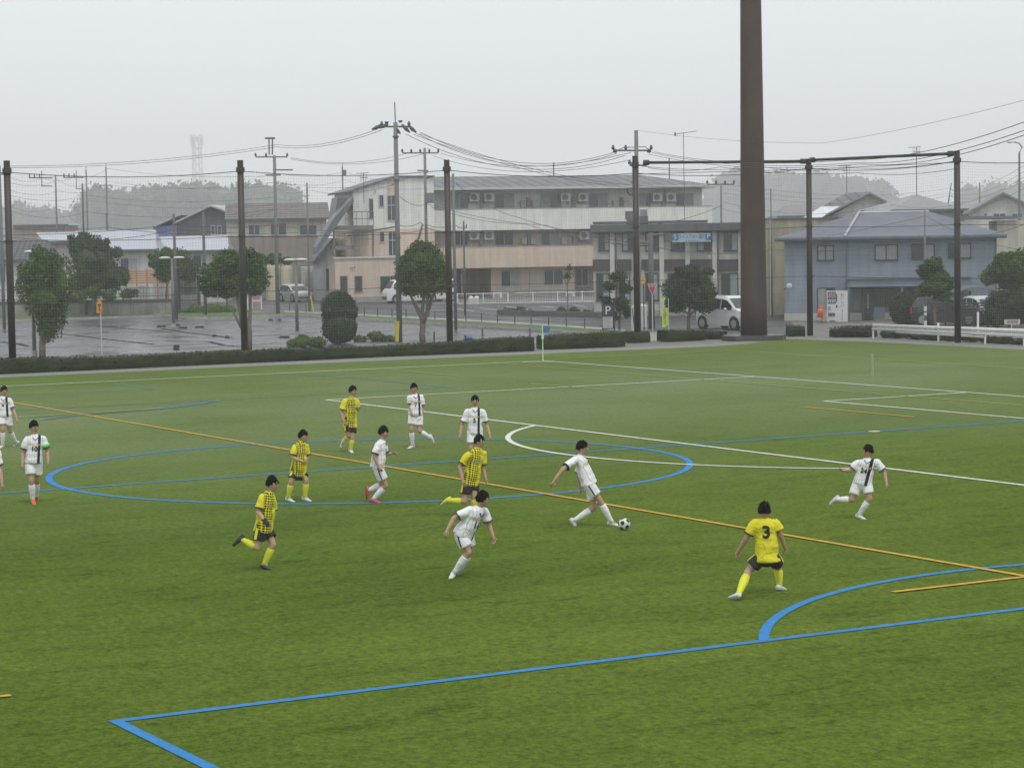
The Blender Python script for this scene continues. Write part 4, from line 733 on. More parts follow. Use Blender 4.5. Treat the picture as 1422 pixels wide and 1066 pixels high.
netspan(F2, PP[4], PP[5], TOPZ[4], TOPZ[5], PP[5]); netspan(F2, PP[5], PP[6], TOPZ[5], TOPZ[6], PP[5]); netspan(F2, PP[6], PP[7], TOPZ[6], TOPZ[7], PP[5])
for i in (4, 5):
    a = PP[i]-PP[5]; b = PP[i+1]-PP[5]; t = (b-a).normalized(); za, zb_ = V(PL[i][0], 226 if i == 4 else 222.5, (PP[i]-Cc).dot(Fh)).z, V(PL[i+1][0], 224 if i == 4 else 213, (PP[i+1]-Cc).dot(Fh)).z
    p0 = a+t*(.42 if i == 4 else .15); p1 = b-t*(.15 if i == 4 else .3)
    bm_ = MB().tube([(p0.x, p0.y, za), (p1.x, p1.y, zb_)], .070, 10); bm_.tube([(p0.x, p0.y, za), (p0.x+t.x*.25, p0.y+t.y*.25, za)], .13, 10).tube([(p1.x-t.x*.25, p1.y-t.y*.25, zb_), (p1.x, p1.y, zb_)], .13, 10); bm_.build('top_beam', RUST, F2, True)
    MB().tube([(a.x, a.y, TOPZ[i]-.5), (b.x, b.y, TOPZ[i+1]-.5)], .014, 5).build('support_cable', CABLE, F2)
# floodlight mast and its footing
mb0 = G(1047, 471.5); D = (mb0-Cc).dot(Fh); k = D/FP; ms = empty('floodlight_mast', mb0, 'massive tapering rust brown steel mast rising out of the picture', 'mast')
ztop = V(1044, -140, D).z; pts = []; rs = []
for j in range(13): q = j/12; pts.append((V(1047.5, 471-611*q, D)-mb0)); rs.append((18.6-5.4*q)*k)
for p in pts: p.x = p.y = 0
mt = MB().tube(pts, rs, 32); mt.build('shaft', RUSTM, ms, True)
MB().prismz([(math.cos(a*.785+.39)*1.55, math.sin(a*.785+.39)*1.55) for a in range(8)], 0, .22).build('footing', M('dark footing', (.06, .058, .06), .4, .2, 2), ms)
for z in (5.4, 10.9): MB().tube([(0, 0, z-.02), (0, 0, z+.02)], [(18.6-5.4*z/ztop+.25)*k]*2, 32).build('flange', RUSTM, ms)
# ================================================================== utility poles
PCON = M('weathered concrete pole', (.175, .18, .18), .75, .15, 1.5, .1, 12); INS = M('insulator', (.09, .09, .095), .4, .1, 3); PCOND = M('dark concrete pole', (.11, .11, .108), .75, .15, 1.5)
def upole(label, px, ytop, d, wpx, arms=(), name='utility_pole', rod=None, mat=PCON, extra=None, group='utility poles and their arms', lean=0, ybot=None, cat='utility pole', ins=True):
    base = gp(px, d); D = d; k = D/FP; o = empty(name, base, label, cat, group)
    L = lambda x, y, dd=0: V(x, y, D+dd)-base
    xt = px+lean; top = L(xt, ytop); top.x *= 1; 
    # stand the shaft upright: horizontal place of the foot, height from the photo
    H = top.z; foot = Vector((0, 0, 0)) if ybot is None else L(px, ybot)
    tp_ = Vector((0, 0, H)) if not lean else top
    r0 = wpx*k/2; MB().tube([foot, foot.lerp(tp_, .5), tp_], [r0*1.15, r0, r0*.82], 10).build('shaft', mat, o, True)
    xo = pix(base+tp_)[0]-xt                      # pixel shift between photo column and the upright shaft
    LL = lambda x, y, dd=0: V(x+xo, y, D+dd)-base
    for (y, xa, xb) in arms:
        a, b = LL(xa, y), LL(xb, y); am = MB(); am.tube([a, b], .045, 5); t = (b-a)
        n = max(2, int(t.length/.55)); A_ = am.build('crossarm', INS if False else MATS['dark downpipe'], o)
        if ins:
            for j in range(n+1):
                p = a+t*(j/n)
                if abs(p.x)+abs(p.y) < .25: continue
                MB().tube([p+Vector((0, 0, .04)), p+Vector((0, 0, .12)), p+Vector((0, 0, .26))], [.05, .085, .04], 7).build('insulator', INS, A_)
    if rod: MB().tube([tp_, LL(px-1 if rod < 200 else px, rod)], .03, 5).build('lightning_rod', mat, o)
    if extra: extra(o, LL, k)
    return o
def ex_main(o, LL, k):
    for (x, y, x2, y2) in ((522, 180, 536, 173), (531, 178, 545, 172), (562, 186, 553, 176), (575, 184, 564, 173), (584, 184, 573, 174)):
        MB().tube([LL(x, y), LL((x+x2)/2, (y+y2)/2+.5), LL(x2, y2)], [.035, .10, .05], 7).build('strain_insulator', INS, o)
    for x, y in ((543, 169), (562, 167.5)): MB().tube([LL(x, y+3), LL(x, y)], [.07, .12], 7).build('lamp_cap', INS, o)
    MB().tube([LL(557, 474, -.4), LL(558, 446, -.4)], .10, 8).build('yellow_guard', M('yellow guard', (.55, .47, .03), .5, .15, 3), o)
    MB().tube([LL(562, 474, .2), LL(561, 452, .2)], .05, 8).build('yellow_guard', MATS['yellow guard'], o)
    for y in (190, 250, 330, 400): 
        q = LL(549+(y-190)*.02, y); q.x *= .0; q.y *= 0
        MB().tube([(0, 0, q.z-.04), (0, 0, q.z+.04)], .155, 10).build('band', INS, o)
upole('tallest concrete utility pole with lightning rod and yellow foot guards', 555, 170, 113, 7, [(176, 536, 574)], rod=142, mat=PCON, extra=ex_main)
def ex6(o, LL, k):
    MB().tube([LL(378.6, 192), LL(378.8, 215)], .05, 6).tube([LL(383.4, 192), LL(383.2, 215)], .05, 6).build('twin_mast', MATS['dark downpipe'], o)
    MB().tube([LL(373, 192), LL(387, 192)], .07, 6).build('top_plate', MATS['dark downpipe'], o)
    for y, a, b in ((236, 384, 412), (243, 374, 395)): MB().tube([LL(a, y), LL(b, y)], .05, 6).build('side_arm', MATS['dark downpipe'], o)
upole('concrete utility pole with H shaped head behind the car park', 386, 216, 155, 5, [(218, 360, 404)], extra=ex6)
def ex10(o, LL, k):
    MB().tube([LL(600.5, 282), LL(600.5, 268)], .33, 12).build('transformer', M('grey transformer', (.16, .17, .19), .5), o)
    MB().tube([LL(584, 237), LL(599, 237)], .05, 6).build('side_arm', MATS['dark downpipe'], o)
    MB().tube([LL(597+4*math.cos(a*.6), 244+4*math.sin(a*.6)) for a in range(9)], .03, 5).build('cable_loop', CABLE, o)
upole('concrete utility pole with grey transformer rising behind the round headed tree', 594, 205.5, 150, 4.4, [(212.5, 563, 613)], extra=ex10)
def ex15(o, LL, k):
    MB().tube([LL(855, 211.5), LL(870, 205), LL(900, 204), LL(908, 211)], .018, 4).build('jumper_wire', CABLE, o)
    for x in (858, 905): MB().tube([LL(x-3, 211), LL(x, 209.5), LL(x+3, 209)], [.04, .12, .05], 7).build('strain_insulator', INS, o)
    MB().tube([LL(880+6*math.cos(a*.6)*-1, 262+9*math.sin(a*.6)) for a in range(9)], .025, 5).build('cable_loop', CABLE, o)
    MB().box(*(lambda a, b: (min(a.x, b.x), max(a.x, b.x)+.2, min(a.y, b.y), max(a.y, b.y)+.2, min(a.z, b.z), max(a.z, b.z)))(LL(872, 305), LL(879, 293))).build('junction_box', MATS['grey transformer'], o)
upole('concrete utility pole rising directly behind the fourth brown net pole', 887, 181, 114, 6.5, [(209, 855, 908), (229.5, 878, 902)], extra=ex15)
def ex16(o, LL, k):
    MB().tube([LL(904, 326), LL(932, 325.5)], .06, 6).build('bracket_arm', MATS['dark downpipe'], o)
    a, b = LL(926, 336), LL(933, 324); MB().box(min(a.x, b.x), max(a.x, b.x), min(a.y, b.y)-.1, max(a.y, b.y)+.1, a.z, b.z).build('control_box', MATS['dark downpipe'], o)
    for y, x0, x1 in ((337, 890, 908), (341, 888, 904), (338, 852, 866)): MB().tube([LL(x0, y), LL(x1, y-1)], .05, 6).build('side_arm', MATS['dark downpipe'], o)
upole('short dark utility pole with bracket arm and box in front of the shop row', 905, 323, 124, 8, mat=PCOND, extra=ex16)
upole('grey utility pole with angled insulators right of the apartment roof', 1003, 258, 150, 3, [(256, 984, 1021)])
upole('slim steel lamp pole just right of the third net pole', 633, 241, 126, 4, mat=PCON)
upole('thin short service pole in front of the apartment balconies', 646, 307, 150, 2.6, mat=PCOND, extra=lambda o, LL, k: MB().tube([LL(646, 317), LL(650, 316), LL(650, 311)], .04, 5).build('hook', MATS['dark downpipe'], o))
upole('leaning brace pole beside the round headed tree', 577, 311, 148, 3.4, mat=M('brown brace pole', (.16, .12, .10), .7), lean=10, ybot=345)
upole('thin utility pole with grey box far behind the fire stair', 479, 231, 215, 2.4, rod=226, extra=lambda o, LL, k: MB().tube([LL(481.5, 244), LL(481.5, 236)], .22, 8).build('transformer', MATS['grey transformer'], o))
upole('plain grey pole in front of the brown tiled house', 430, 254, 165, 3)
upole('stout short dark pole left of the blue gable wall', 245, 297, 152, 4.2, mat=PCOND)
upole('short dark pole in front of the dark gabled house', 285.5, 294, 156, 4.4, mat=PCOND)
def frame_arm(x0, x1, ya, yb2):
    def f(o, LL, k):
        MB().tube([LL(x0, ya), LL(x1, ya)], .05, 5).tube([LL(x0+17, yb2), LL(x1, yb2)], .04, 5).tube([LL(x0+18, ya-10), LL(x0+18, yb2)], .035, 5).build('frame_arm', MATS['dark downpipe'], o)
        for j in range(3): p = LL(x0+1+j*7, ya); MB().tube([p, p+Vector((0, 0, .35))], [.07, .05], 6).build('insulator', INS, o)
    return f
upole('utility pole with square side frames behind the pale metal roofs', 82, 244, 200, 2.8, extra=frame_arm(45, 78, 247, 258.5))
upole('darkish pole rising straight above the dark conifer', 119.5, 255, 160, 3.2, mat=PCOND)
upole('utility pole with side frame just right of the dark pole over the conifer', 124.5, 236, 205, 2.4, rod=232, extra=frame_arm(93, 121, 246.5, 262))
upole('two legged utility pole far behind the pale metal roofs', 152, 232, 215, 2.4, rod=226, ins=False, arms=[(257.5, 143, 159)], extra=lambda o, LL, k: MB().tube([LL(152.5, 296), LL(154, 322)], .08, 6).build('second_leg', PCON, o))
upole('hazy utility pole at the far left behind the first net pole', 6, 230, 140, 4.2, [(242, -8, 22), (262, 0, 8)], ins=False)
upole('distant short pole by the white gabled house', 1361, 254, 180, 2.6, ins=False)
upole('thin service pole in front of the tan building', 1072, 262, 138, 1.8, mat=PCOND)
def ex22(o, LL, k):
    for y0_, y1_ in ((432, 425), (438, 434), (452, 445)): a, b = LL(1284, y0_), LL(1284, y1_); MB().tube([(0, 0, a.z), (0, 0, b.z)], .075, 8).build('white_band', WHT, o)
upole('slim grey pole with white bands in front of the blue house', 1285, 290, 117, 3, extra=ex22)
upole('tilted stay pole far behind the corner net pole', 1316, 254, 190, 1.6, lean=5, ybot=288, ins=False)
for (x, yt, yb_, dd, lab) in ((1176, 230, 268, 182, 'television aerial on a mast above the grey gabled house'), (1273, 204, 272, 170, 'tall thin television aerial above the hipped roof house'), (505.5, 240, 282, 168, 'television aerial beside the apartment stair wing')):
    base = V(x, yb_, dd); o = empty('roof_aerial', base, lab, 'aerial'); q = lambda a, b: V(a, b, dd)-base
    MB().tube([(0, 0, 0), (0, 0, q(x, yt).z)], .03, 5).build('mast', DPIPE, o)
    ya = MB().tube([q(x-11, yt+1), q(x+6, yt)], .02, 4)
    for j in range(8): p = q(x-11+2.2*j, yt+1-.12*j); ya.tube([p-Fh*.25, p+Fh*.25], .012, 4)
    ya.tube([q(x-5, yt+7), q(x+5, yt+6.6)], .02, 4)
    for j in range(5): p = q(x-5+2.2*j, yt+7); ya.tube([p-Vector((0, 0, .3)), p+Vector((0, 0, .3))], .012, 4)
    ya.build('aerial_array', DPIPE, o)
# street lamp, car park lamps
base = gp(1416, 150); o = empty('street_lamp', base, 'tall curved arm street lamp at the far right edge', 'street lamp'); q = lambda a, b: V(a, b, 150)-base
MB().tube([(0, 0, 0), (0, 0, q(1418, 212).z)], [.10, .06], 8).tube([(0, 0, q(1418, 212).z), q(1419.5, 205), q(1415, 199), q(1407, 197)], .045, 6).build('post', PCON, o)
MB().tube([q(1398, 197.4), q(1402, 197), q(1408, 197)], [.04, .11, .05], 8).build('lamp_head', WHT, o)
def lotlamp(px, py, ytop, heads, label):
    base = G(px, py); D = (base-Cc).dot(Fh); k = D/FP; o = empty('car_park_lamp', base, label, 'lamp post', 'car park lamp posts'); zt_ = V(px, ytop, D).z
    MB().tube([(0, 0, 0), (0, 0, zt_)], [.095, .07], 10).build('post', M('grey brown lamp post', (.17, .165, .155), .6, .12, 2), o, True)
    MB().tube([(0, 0, 0), (0, 0, .25)], .14, 10).build('base', KERB, o)
    for hx_ in heads:
        c = Rh*hx_; s = 1 if hx_ >= 0 else -1
        MB().tube([Vector((0, 0, zt_-.03)), Vector((c.x*.5, c.y*.5, zt_+.02))], .035, 6).build('arm', PCON, o)
        hd = MB(); hd.ell((c.x, c.y, zt_+.05), Rh*.34, Fh*.22, Vector((0, 0, .075)), 14, 6); hd.build('lamp_head', WHT, o, True)
        MB().ell((c.x, c.y, zt_+.005), Rh*.27, Fh*.17, Vector((0, 0, .045)), 12, 6).build('lens', M('lamp lens', (.25, .26, .26), .2), o, True)
lotlamp(48, 494, 351, (.0,), 'single headed car park lamp post in front of the vase shaped tree')
lotlamp(241, 455, 359, (-.42, .42), 'twin headed car park lamp post standing in the middle of the wet lot')
lotlamp(413, 467, 362, (-.30, .30), 'twin headed car park lamp post left of the clipped column shrub')
# ================================================================== overhead wires
def wire(pts, sag, label, group, r=.013, n=16, name='overhead_wire', cat='wire'):
    P = [V(*p) for p in pts]; o0 = P[0]; out_ = []
    for i in range(len(P)-1):
        for j in range(n+(i == len(P)-2)):
            q = j/n; p = P[i].lerp(P[i+1], q)-Vector((0, 0, 1))*sag*4*q*(1-q)-o0; out_.append(p)
    o = MB().tube(out_, r, 5, False).build(name, CABLE); o.location = o0; return tag(o, label, cat, group)
def bundle(label, group, plist, sag, **k):
    pre = {1: [''], 2: ['upper ', 'lower '], 3: ['top ', 'middle ', 'bottom '], 5: ['top ', 'second ', 'middle ', 'fourth ', 'lowest '], 6: ['top ', 'second ', 'third ', 'fourth ', 'fifth ', 'lowest ']}[len(plist)]
    for i, pts in enumerate(plist): wire(pts, sag*(1+.07*i), pre[i]+label, group, **k)
bundle('thin wire sloping from the tallest pole left to the H headed pole', 'wires left of the tallest pole', [[(523, 180, 113), (384, 201, 155), (5, 231, 140)], [(531, 180.5, 113), (384, 204, 155), (5, 233, 140)]], .35)
bundle('thin wire from the H headed pole to the transformer pole', 'wires between two rear poles', [[(404, 219, 155), (564, 213.5, 150)], [(404, 221, 155), (588, 214, 150)]], .45)
bundle('sagging wire from the tallest pole right to the pole behind the net', 'long sagging wires over the apartments', [[(584, 184, 113), (857, 210.5, 114)], [(576, 184, 113), (857, 213, 114)], [(563, 186, 113), (868, 216, 114)]], 1.0)
bundle('wire crossing the apartment roof toward the angled insulator pole', 'wires crossing the apartment roof', [[(583, 186, 113), (985, 258, 150)], [(575, 187, 113), (993, 261, 150)]], .9)
bundle('sagging wire leaving the transformer pole to the right', 'wires right of the transformer pole', [[(612, 213, 150), (876, 212, 114)], [(600, 216, 150), (876, 222, 114)]], .75)
bundle('heavy wire rising from the net pole to the upper right corner', 'wires rising to the upper right', [[(908, 211, 114), (1180, 222, 82), (1500, 140, 45)], [(905, 212, 114), (1190, 226, 82), (1500, 152, 45)], [(900, 214, 114), (1196, 228, 80), (1500, 158, 45)]], .3, r=.010)
wire([(884, 181, 114), (1140, 199, 95), (1500, 118, 60)], .15, 'highest faint ground wire crossing the sky from the pole top to the right', 'wires rising to the upper right', r=.006)
bundle('telephone cable running level across the houses', 'low telephone cables', [[(-40, 314, 140), (148, 316, 152), (384, 329, 155), (551, 314, 113)], [(-40, 327, 140), (245, 312, 152), (384, 312, 155), (551, 322, 113)], [(-40, 322, 140), (119, 333, 158), (245, 318, 152), (431, 322, 165), (551, 315, 113)]], .18, r=.018)
bundle('telephone cable between the tallest pole and the brace pole', 'telephone cables by the brace pole', [[(553, 313, 113), (584, 309, 148), (594, 313, 150), (633, 313, 126), (646, 314, 150)], [(553, 323, 113), (592, 316, 150), (633, 320, 126), (646, 322, 150)]], .12, r=.020)
bundle('dark service cable slanting down across the balconies', 'cables slanting over the balconies', [[(555, 273, 113), (592, 283, 150), (760, 313, 160), (893, 330, 124)], [(633, 255, 126), (720, 302, 140), (905, 339, 124)], [(598, 287, 150), (730, 311, 150), (905, 342, 124)]], .25, r=.015)
wire([(905, 312, 143), (1003, 285, 150)], .2, 'cable from the shop roof up to the angled insulator pole', 'cables at the shop roof', r=.016)
bundle('cable running right from the short dark pole past the mast', 'cables behind the mast', [[(905, 341, 124), (1003, 342, 150), (1285, 300, 117), (1440, 350, 100)], [(905, 343, 124), (1072, 346, 138), (1285, 332, 117), (1440, 305, 90)]], .3, r=.010)
bundle('wire fanning right behind the corner net from the angled insulator pole', 'wires fanning behind the corner net', [[(1018, 257, 150), (1316, 262, 190), (1440, 218, 100)], [(1010, 262, 150), (1320, 268, 190), (1440, 226, 100)], [(1005, 268, 150), (1318, 272, 190), (1440, 234, 100)], [(1003, 280, 150), (1240, 284, 160), (1440, 243, 100)], [(1003, 290, 150), (1260, 292, 160), (1440, 252, 100)]], .6, r=.008)
bundle('short slack wire above the net near the corner post', 'slack wires by the corner post', [[(892, 231, 114), (1060, 232, 112), (1180, 233, 110), (1330, 223, 101)], [(900, 233, 114), (1000, 232, 112), (1190, 240, 110), (1330, 234, 101)]], .15, r=.012)
bundle('thin wire between the frame armed poles at the left', 'thin wires between left hand poles', [[(6, 243, 140), (60, 247, 200), (104, 245, 205), (150, 234, 215), (384, 244, 155)], [(6, 252, 140), (80, 250, 200), (124, 255, 205), (150, 252, 215), (384, 258, 155)], [(6, 261, 140), (80, 265, 200), (150, 257, 215), (384, 253, 155)], [(6, 270, 140), (120, 271, 205), (384, 274, 155)], [(6, 284, 140), (82, 286, 200), (124, 278, 205), (384, 284, 155)], [(6, 290, 140), (119, 294, 160), (384, 290, 155)]], .35, r=.011)
bundle('thin wire running from the H headed pole toward the apartment stair', 'thin wires before the fire stair', [[(386, 241, 155), (479, 238, 215), (560, 250, 176)], [(386, 254, 155), (479, 250, 215), (594, 262, 150)], [(386, 276, 155), (430, 264, 165), (549, 256, 113)], [(285, 297, 156), (384, 290, 155), (430, 270, 165)], [(386, 262, 155), (430, 260, 165), (594, 240, 150)]], .3, r=.010)
wire([(876, 405, 104), (640, 403, 104)], .12, 'thin line strung low between the third and fourth net poles', None, r=.008)
# ================================================================== vehicles
PAINTW = M('white car paint', (.66, .67, .68), .22, .03, 1, coat=.6); PAINTS = M('silver car paint', (.45, .47, .49), .25, .03, 1, coat=.6, metal=.3); PAINTD = M('black car paint', (.02, .022, .026), .2, .05, 1, coat=.6)
CARG = M('car glass', (.018, .022, .026), .06, .1, 1, spec=.9); TYRE = M('tyre rubber', (.018, .018, .019), .8, .1, 6); RIM = M('alloy rim', (.33, .34, .35), .35, .05, 3, metal=.5); LAMPR = M('red tail lamp', (.35, .02, .02), .2); LAMPW = M('headlamp', (.6, .62, .64), .12)
PROF = {'mini': [(0, .74, .60), (.015, .93, .60), (.05, .985, .60), (.2, 1, .60), (.56, .99, .585), (.66, .93, .575), (.82, .635, .57), (.86, .60, .565), (.975, .52, .50), (1, .43, .41)],
        'hatch': [(0, .55, .52), (.03, .78, .60), (.10, .95, .62), (.25, 1, .63), (.48, .99, .62), (.60, .9, .60), (.75, .645, .60), (.80, .62, .59), (.96, .53, .51), (1, .42, .40)],
        'van': [(0, .9, .56), (.02, .985, .56), (.1, 1, .56), (.76, 1, .56), (.83, .95, .56), (.93, .62, .56), (.965, .56, .53), (.985, .48, .46), (1, .40, .38)]}
def car(name, label, base, head, L, Wc, H, kind, paint, group=None):
    o = empty(name, base, label, 'car' if kind != 'van' else 'van', group, head); pf = PROF[kind]; zl = .20; w = Wc/2
    def ring(x, zt, zb, grow=0.):
        X = (x-.5)*L; zt *= H; zb *= H; e_ = 1-.16*max(0, (abs(x-.5)-.40)/.10)**2; wl = w*e_*.97; wb = w*e_; tw = max(0, min(1, (zt-zb)/(H*.36))); wt = wb*(1-.15*tw)
        return [(X, -wl*.96, zl), (X, -wl, zl+.12), (X, -wb, zb*.7), (X, -wb*.985-grow, zb), (X, -wt-grow, zb+(zt-zb)*.82), (X, -wt*.86, zt), (X, 0, zt+.012), (X, wt*.86, zt), (X, wt+grow, zb+(zt-zb)*.82), (X, wb*.985+grow, zb), (X, wb, zb*.7), (X, wl, zl+.12), (X, wl*.96, zl)]
    mb = MB(); n = 13
    for (x, a, b) in pf: mb.v += ring(x, a, b)
    for i in range(len(pf)-1):
        for j in range(n): mb.f.append((i*n+j, i*n+(j+1) % n, (i+1)*n+(j+1) % n, (i+1)*n+j))
    mb.f.append(tuple(reversed(range(n)))); mb.f.append(tuple((len(pf)-1)*n+j for j in range(n)))
    bd = mb.build('body', paint, o)
    def at_(x):
        for (a, b) in zip(pf, pf[1:]):
            if a[0] <= x <= b[0]: q = (x-a[0])/(b[0]-a[0]); return a[1]+(b[1]-a[1])*q, a[2]+(b[2]-a[2])*q
    xs = {'mini': ((.05, .28), (.30, .53), (.55, .76)), 'hatch': ((.10, .24), (.26, .45), (.47, .70)), 'van': ((.05, .32), (.34, .62), (.65, .86))}[kind]
    for (xa, xb) in xs:
        for s in (0, 1):
            mb = MB(); m = 5; R_ = []
            for k in range(m+1):
                x = xa+(xb-xa)*k/m; zt, zb = at_(x); rg = ring(x, zt, zb, .012); lo, hi = (rg[3], rg[4]) if s == 0 else (rg[9], rg[8]); hi_ = tuple(hi[i]*.96+lo[i]*.04 for i in range(3)); lo_ = tuple(lo[i]*.93+hi[i]*.07 for i in range(3)); R_.append((lo_, hi_))
            for k in range(m): mb.poly([R_[k][0], R_[k+1][0], R_[k+1][1], R_[k][1]])
            mb.build('side_window', CARG, o)
    ws = {'mini': (.665, .815), 'hatch': (.61, .745), 'van': (.835, .925)}[kind]; (z0_, b0), (z1_, b1) = at_(ws[0]), at_(ws[1]); nx = .025
    MB().poly([((ws[1]-.5)*L+nx, -w*.84, z1_*H+.012), ((ws[1]-.5)*L+nx, w*.84, z1_*H+.012), ((ws[0]-.5)*L+nx, w*.72, z0_*H+.01), ((ws[0]-.5)*L+nx, -w*.72, z0_*H+.01)]).build('windscreen', CARG, o)
    MB().box(-.5*L-.015, -.5*L+.03, -w*.66, w*.66, H*.62, H*.87).build('rear_window', CARG, o)
    rw = .32 if H < 1.7 else .33
    for x in (-.5*L+.17*L, -.5*L+.81*L):
        for s in (-1, 1):
            t = MB().tube([(x, s*(w-.20), rw), (x, s*(w+.012), rw)], rw, 18); wh = t.build('wheel', TYRE, o); MB().tube([(x, s*(w-.0), rw), (x, s*(w+.02), rw)], rw*.66, 14).build('rim', RIM, wh)
            MB().tube([(x, s*(w-.1), rw+.02), (x, s*(w+.006), rw+.02)], rw*1.16, 18).build('wheel_arch', M('dark wheel arch', (.02, .02, .02), .8), o)
    for s in (-1, 1):
        MB().box(.5*L-.22, .5*L+.0, s*w*.62-.15, s*w*.62+.15, H*.36, H*.45).build('headlight', LAMPW, o); MB().box(-.5*L-.02, -.5*L+.08, s*w*.8-.09, s*w*.8+.09, H*.42, H*.62).build('tail_light', LAMPR, o)
        zt, zb = at_(.70); MB().ell((.17*L, s*(w+.09), zb*H+.08), Vector((.09, 0, 0)), Vector((0, .08, 0)), Vector((0, 0, .07)), 10, 6).build('wing_mirror', paint, o)
    MB().box(.5*L-.02, .5*L+.015, -w*.7, w*.7, .28, H*.30).build('grille', CARG, o)
    return o
hd = lambda right, away: math.atan2((Rh*right+Fh*away).y, (Rh*right+Fh*away).x)
car('parked_minivan', 'white minivan with dark side glass parked beside the rust brown mast', gp(1014, 121.5), hd(.57, -.82), 4.0, 1.62, 1.76, 'mini', PAINTW)
car('parked_hatchback', 'silver hatchback parked in front of the beige roller door garage', gp(411, 190), hd(.45, -.89), 3.9, 1.6, 1.46, 'hatch', PAINTS)
car('parked_van', 'white van parked by the peach annex behind the tallest utility pole', gp(567, 181), hd(-.93, -.36), 3.9, 1.6, 1.85, 'van', PAINTW)
car('parked_van', 'second white van half hidden behind the round headed tree', gp(605, 184), hd(-.70, -.71), 3.3, 1.5, 1.8, 'van', PAINTW)
car('parked_car', 'dark car parked in the carport behind the horizontal slat fence', gp(1320, 122), hd(.9, -.45), 3.9, 1.6, 1.55, 'hatch', PAINTD)
car('parked_car', 'small white car at the right of the dark carport car', gp(1368, 122.5), hd(.25, -.97), 3.4, 1.45, 1.5, 'hatch', PAINTW)
# ================================================================== street things
def lay(base, py_top, D): return V(711, py_top, D)
def F(px, d, ang=0): return Fac(px, d, ang)
BLK = M('black sign', (.03, .03, .032), .45); SGW = M('sign white', (.62, .62, .62), .5); 
B = F(844, 119); A = B.empty('parking_sign', 'black and white parking sign with a large P above a grey notice', 'sign')
bpx(B, MB(), 836, 852.5, 423, 457, 0, .06).build('board', BLK, A); bpx(B, MB(), 837, 851, 440, 455.5, -.02, -.001).build('notice_panel', M('grey notice', (.46, .46, .47), .5), A)
put_text('P', .62, A, SGW, (B.x(844, 431), -.012, B.z(844, 431.5))); 
for k, yy in enumerate((441.8, 444.6, 447.4, 450.2, 453)): bpx(B, MB(), 839, 849.5-(k % 2)*2, yy-.45, yy+.35, -.025, -.021).build('notice_line', M('notice text grey', (.22, .22, .23), .6), A)
for x in (836, 852.5): xx = B.x(x); MB().tube([(xx, .03, 0), (xx, .03, B.z(x, 422.5))], .035, 6).build('post', BLK, A)
B = F(905.5, 117.5); A = B.empty('stop_sign', 'red downward triangle stop sign on a thin post beside the fourth net pole', 'sign')
tri = [B.L(899, 394.3), B.L(912.3, 394.3), B.L(905.8, 411)]
MB().prism(tri, -.02, 0).build('border', SGW, A); cx_ = sum(p[0] for p in tri)/3; cz_ = sum(p[1] for p in tri)/3
MB().prism([((p[0]-cx_)*.86+cx_, (p[1]-cz_)*.86+cz_) for p in tri], -.03, -.021).build('face', M('stop red', (.42, .03, .045), .45), A); put_text('止まれ', .125, A, SGW, (cx_, -.034, cz_+.09)); MB().tube([(cx_, .04, 0), (cx_, .04, tri[0][1])], .035, 6).build('post', PIPE, A)
B = F(923, 117); A = B.empty('banner', 'tall yellow green vertical banner on a pole beside the round tree', 'banner')
YG = M('fluorescent yellow cloth', (.50, .72, .04), .7, .1, 3)
pts = [B.L(919.3, 428.5), B.L(927, 427.3), B.L(927.3, 450.5), B.L(924.5, 453), B.L(920, 455)]; MB().prism(pts, -.02, .0).build('cloth', YG, A)
pts = [B.L(916, 413.5), B.L(920, 414.5), B.L(924.5, 412.5), B.L(923.5, 416.5), B.L(920.5, 419.5)]; MB().prism(pts, -.02, 0).build('cloth_top', YG, A)
put_text('交通安全', .20, A, M('banner green ink', (.07, .18, .03), .6), (B.x(923.3, 440), -.026, B.z(923, 439.5)), vertical=True)
xx = B.x(927.8); MB().tube([(xx, .0, 0), (xx, 0, B.z(927, 414))], .02, 6).build('pole', PIPE, A)
B = F(893, 112.6); A = B.empty('walking_sign', 'small yellow orange sign fixed beside the fourth net pole', 'sign')
MB().prism([B.L(889.5, 385), B.L(894, 383.5), B.L(897.5, 389.5), B.L(893, 395), B.L(889.8, 392)], -.03, 0).build('face', M('school sign yellow', (.62, .36, .03), .5, .15, 6), A); bpx(B, MB(), 891.5, 894.5, 375, 384, -.02, 0).build('upper_panel', M('beige plate', (.45, .42, .34), .6), A)
xx = B.x(893.5); MB().tube([(xx, .03, 0), (xx, .03, B.z(893, 376))], .03, 6).build('post', BLK, A)
B = F(139, 104); A = B.empty('road_sign', 'orange arrow sign on a slim post standing at the car park edge', 'sign'); OR = M('sign orange', (.56, .24, .02), .55, .12, 5)
MB().prism([B.L(134, 419.5), B.L(142, 419.5), B.L(142, 434.5), B.L(134, 434.5)], -.02, 0).prism([B.L(134.5, 419.4), B.L(138, 415.2), B.L(141.6, 419.4)], -.02, 0).build('plate', OR, A)
bpx(B, MB(), 137.4, 138.6, 423, 432, -.03, -.021).build('arrow_stem', BLK, A); bpx(B, MB(), 135.6, 140.4, 422.3, 424, -.03, -.021).build('arrow_head', BLK, A); xx = B.x(139.5, 430); MB().tube([(xx, .03, 0), (xx, .03, B.z(139, 419))], .028, 6).build('post', PIPE, A)
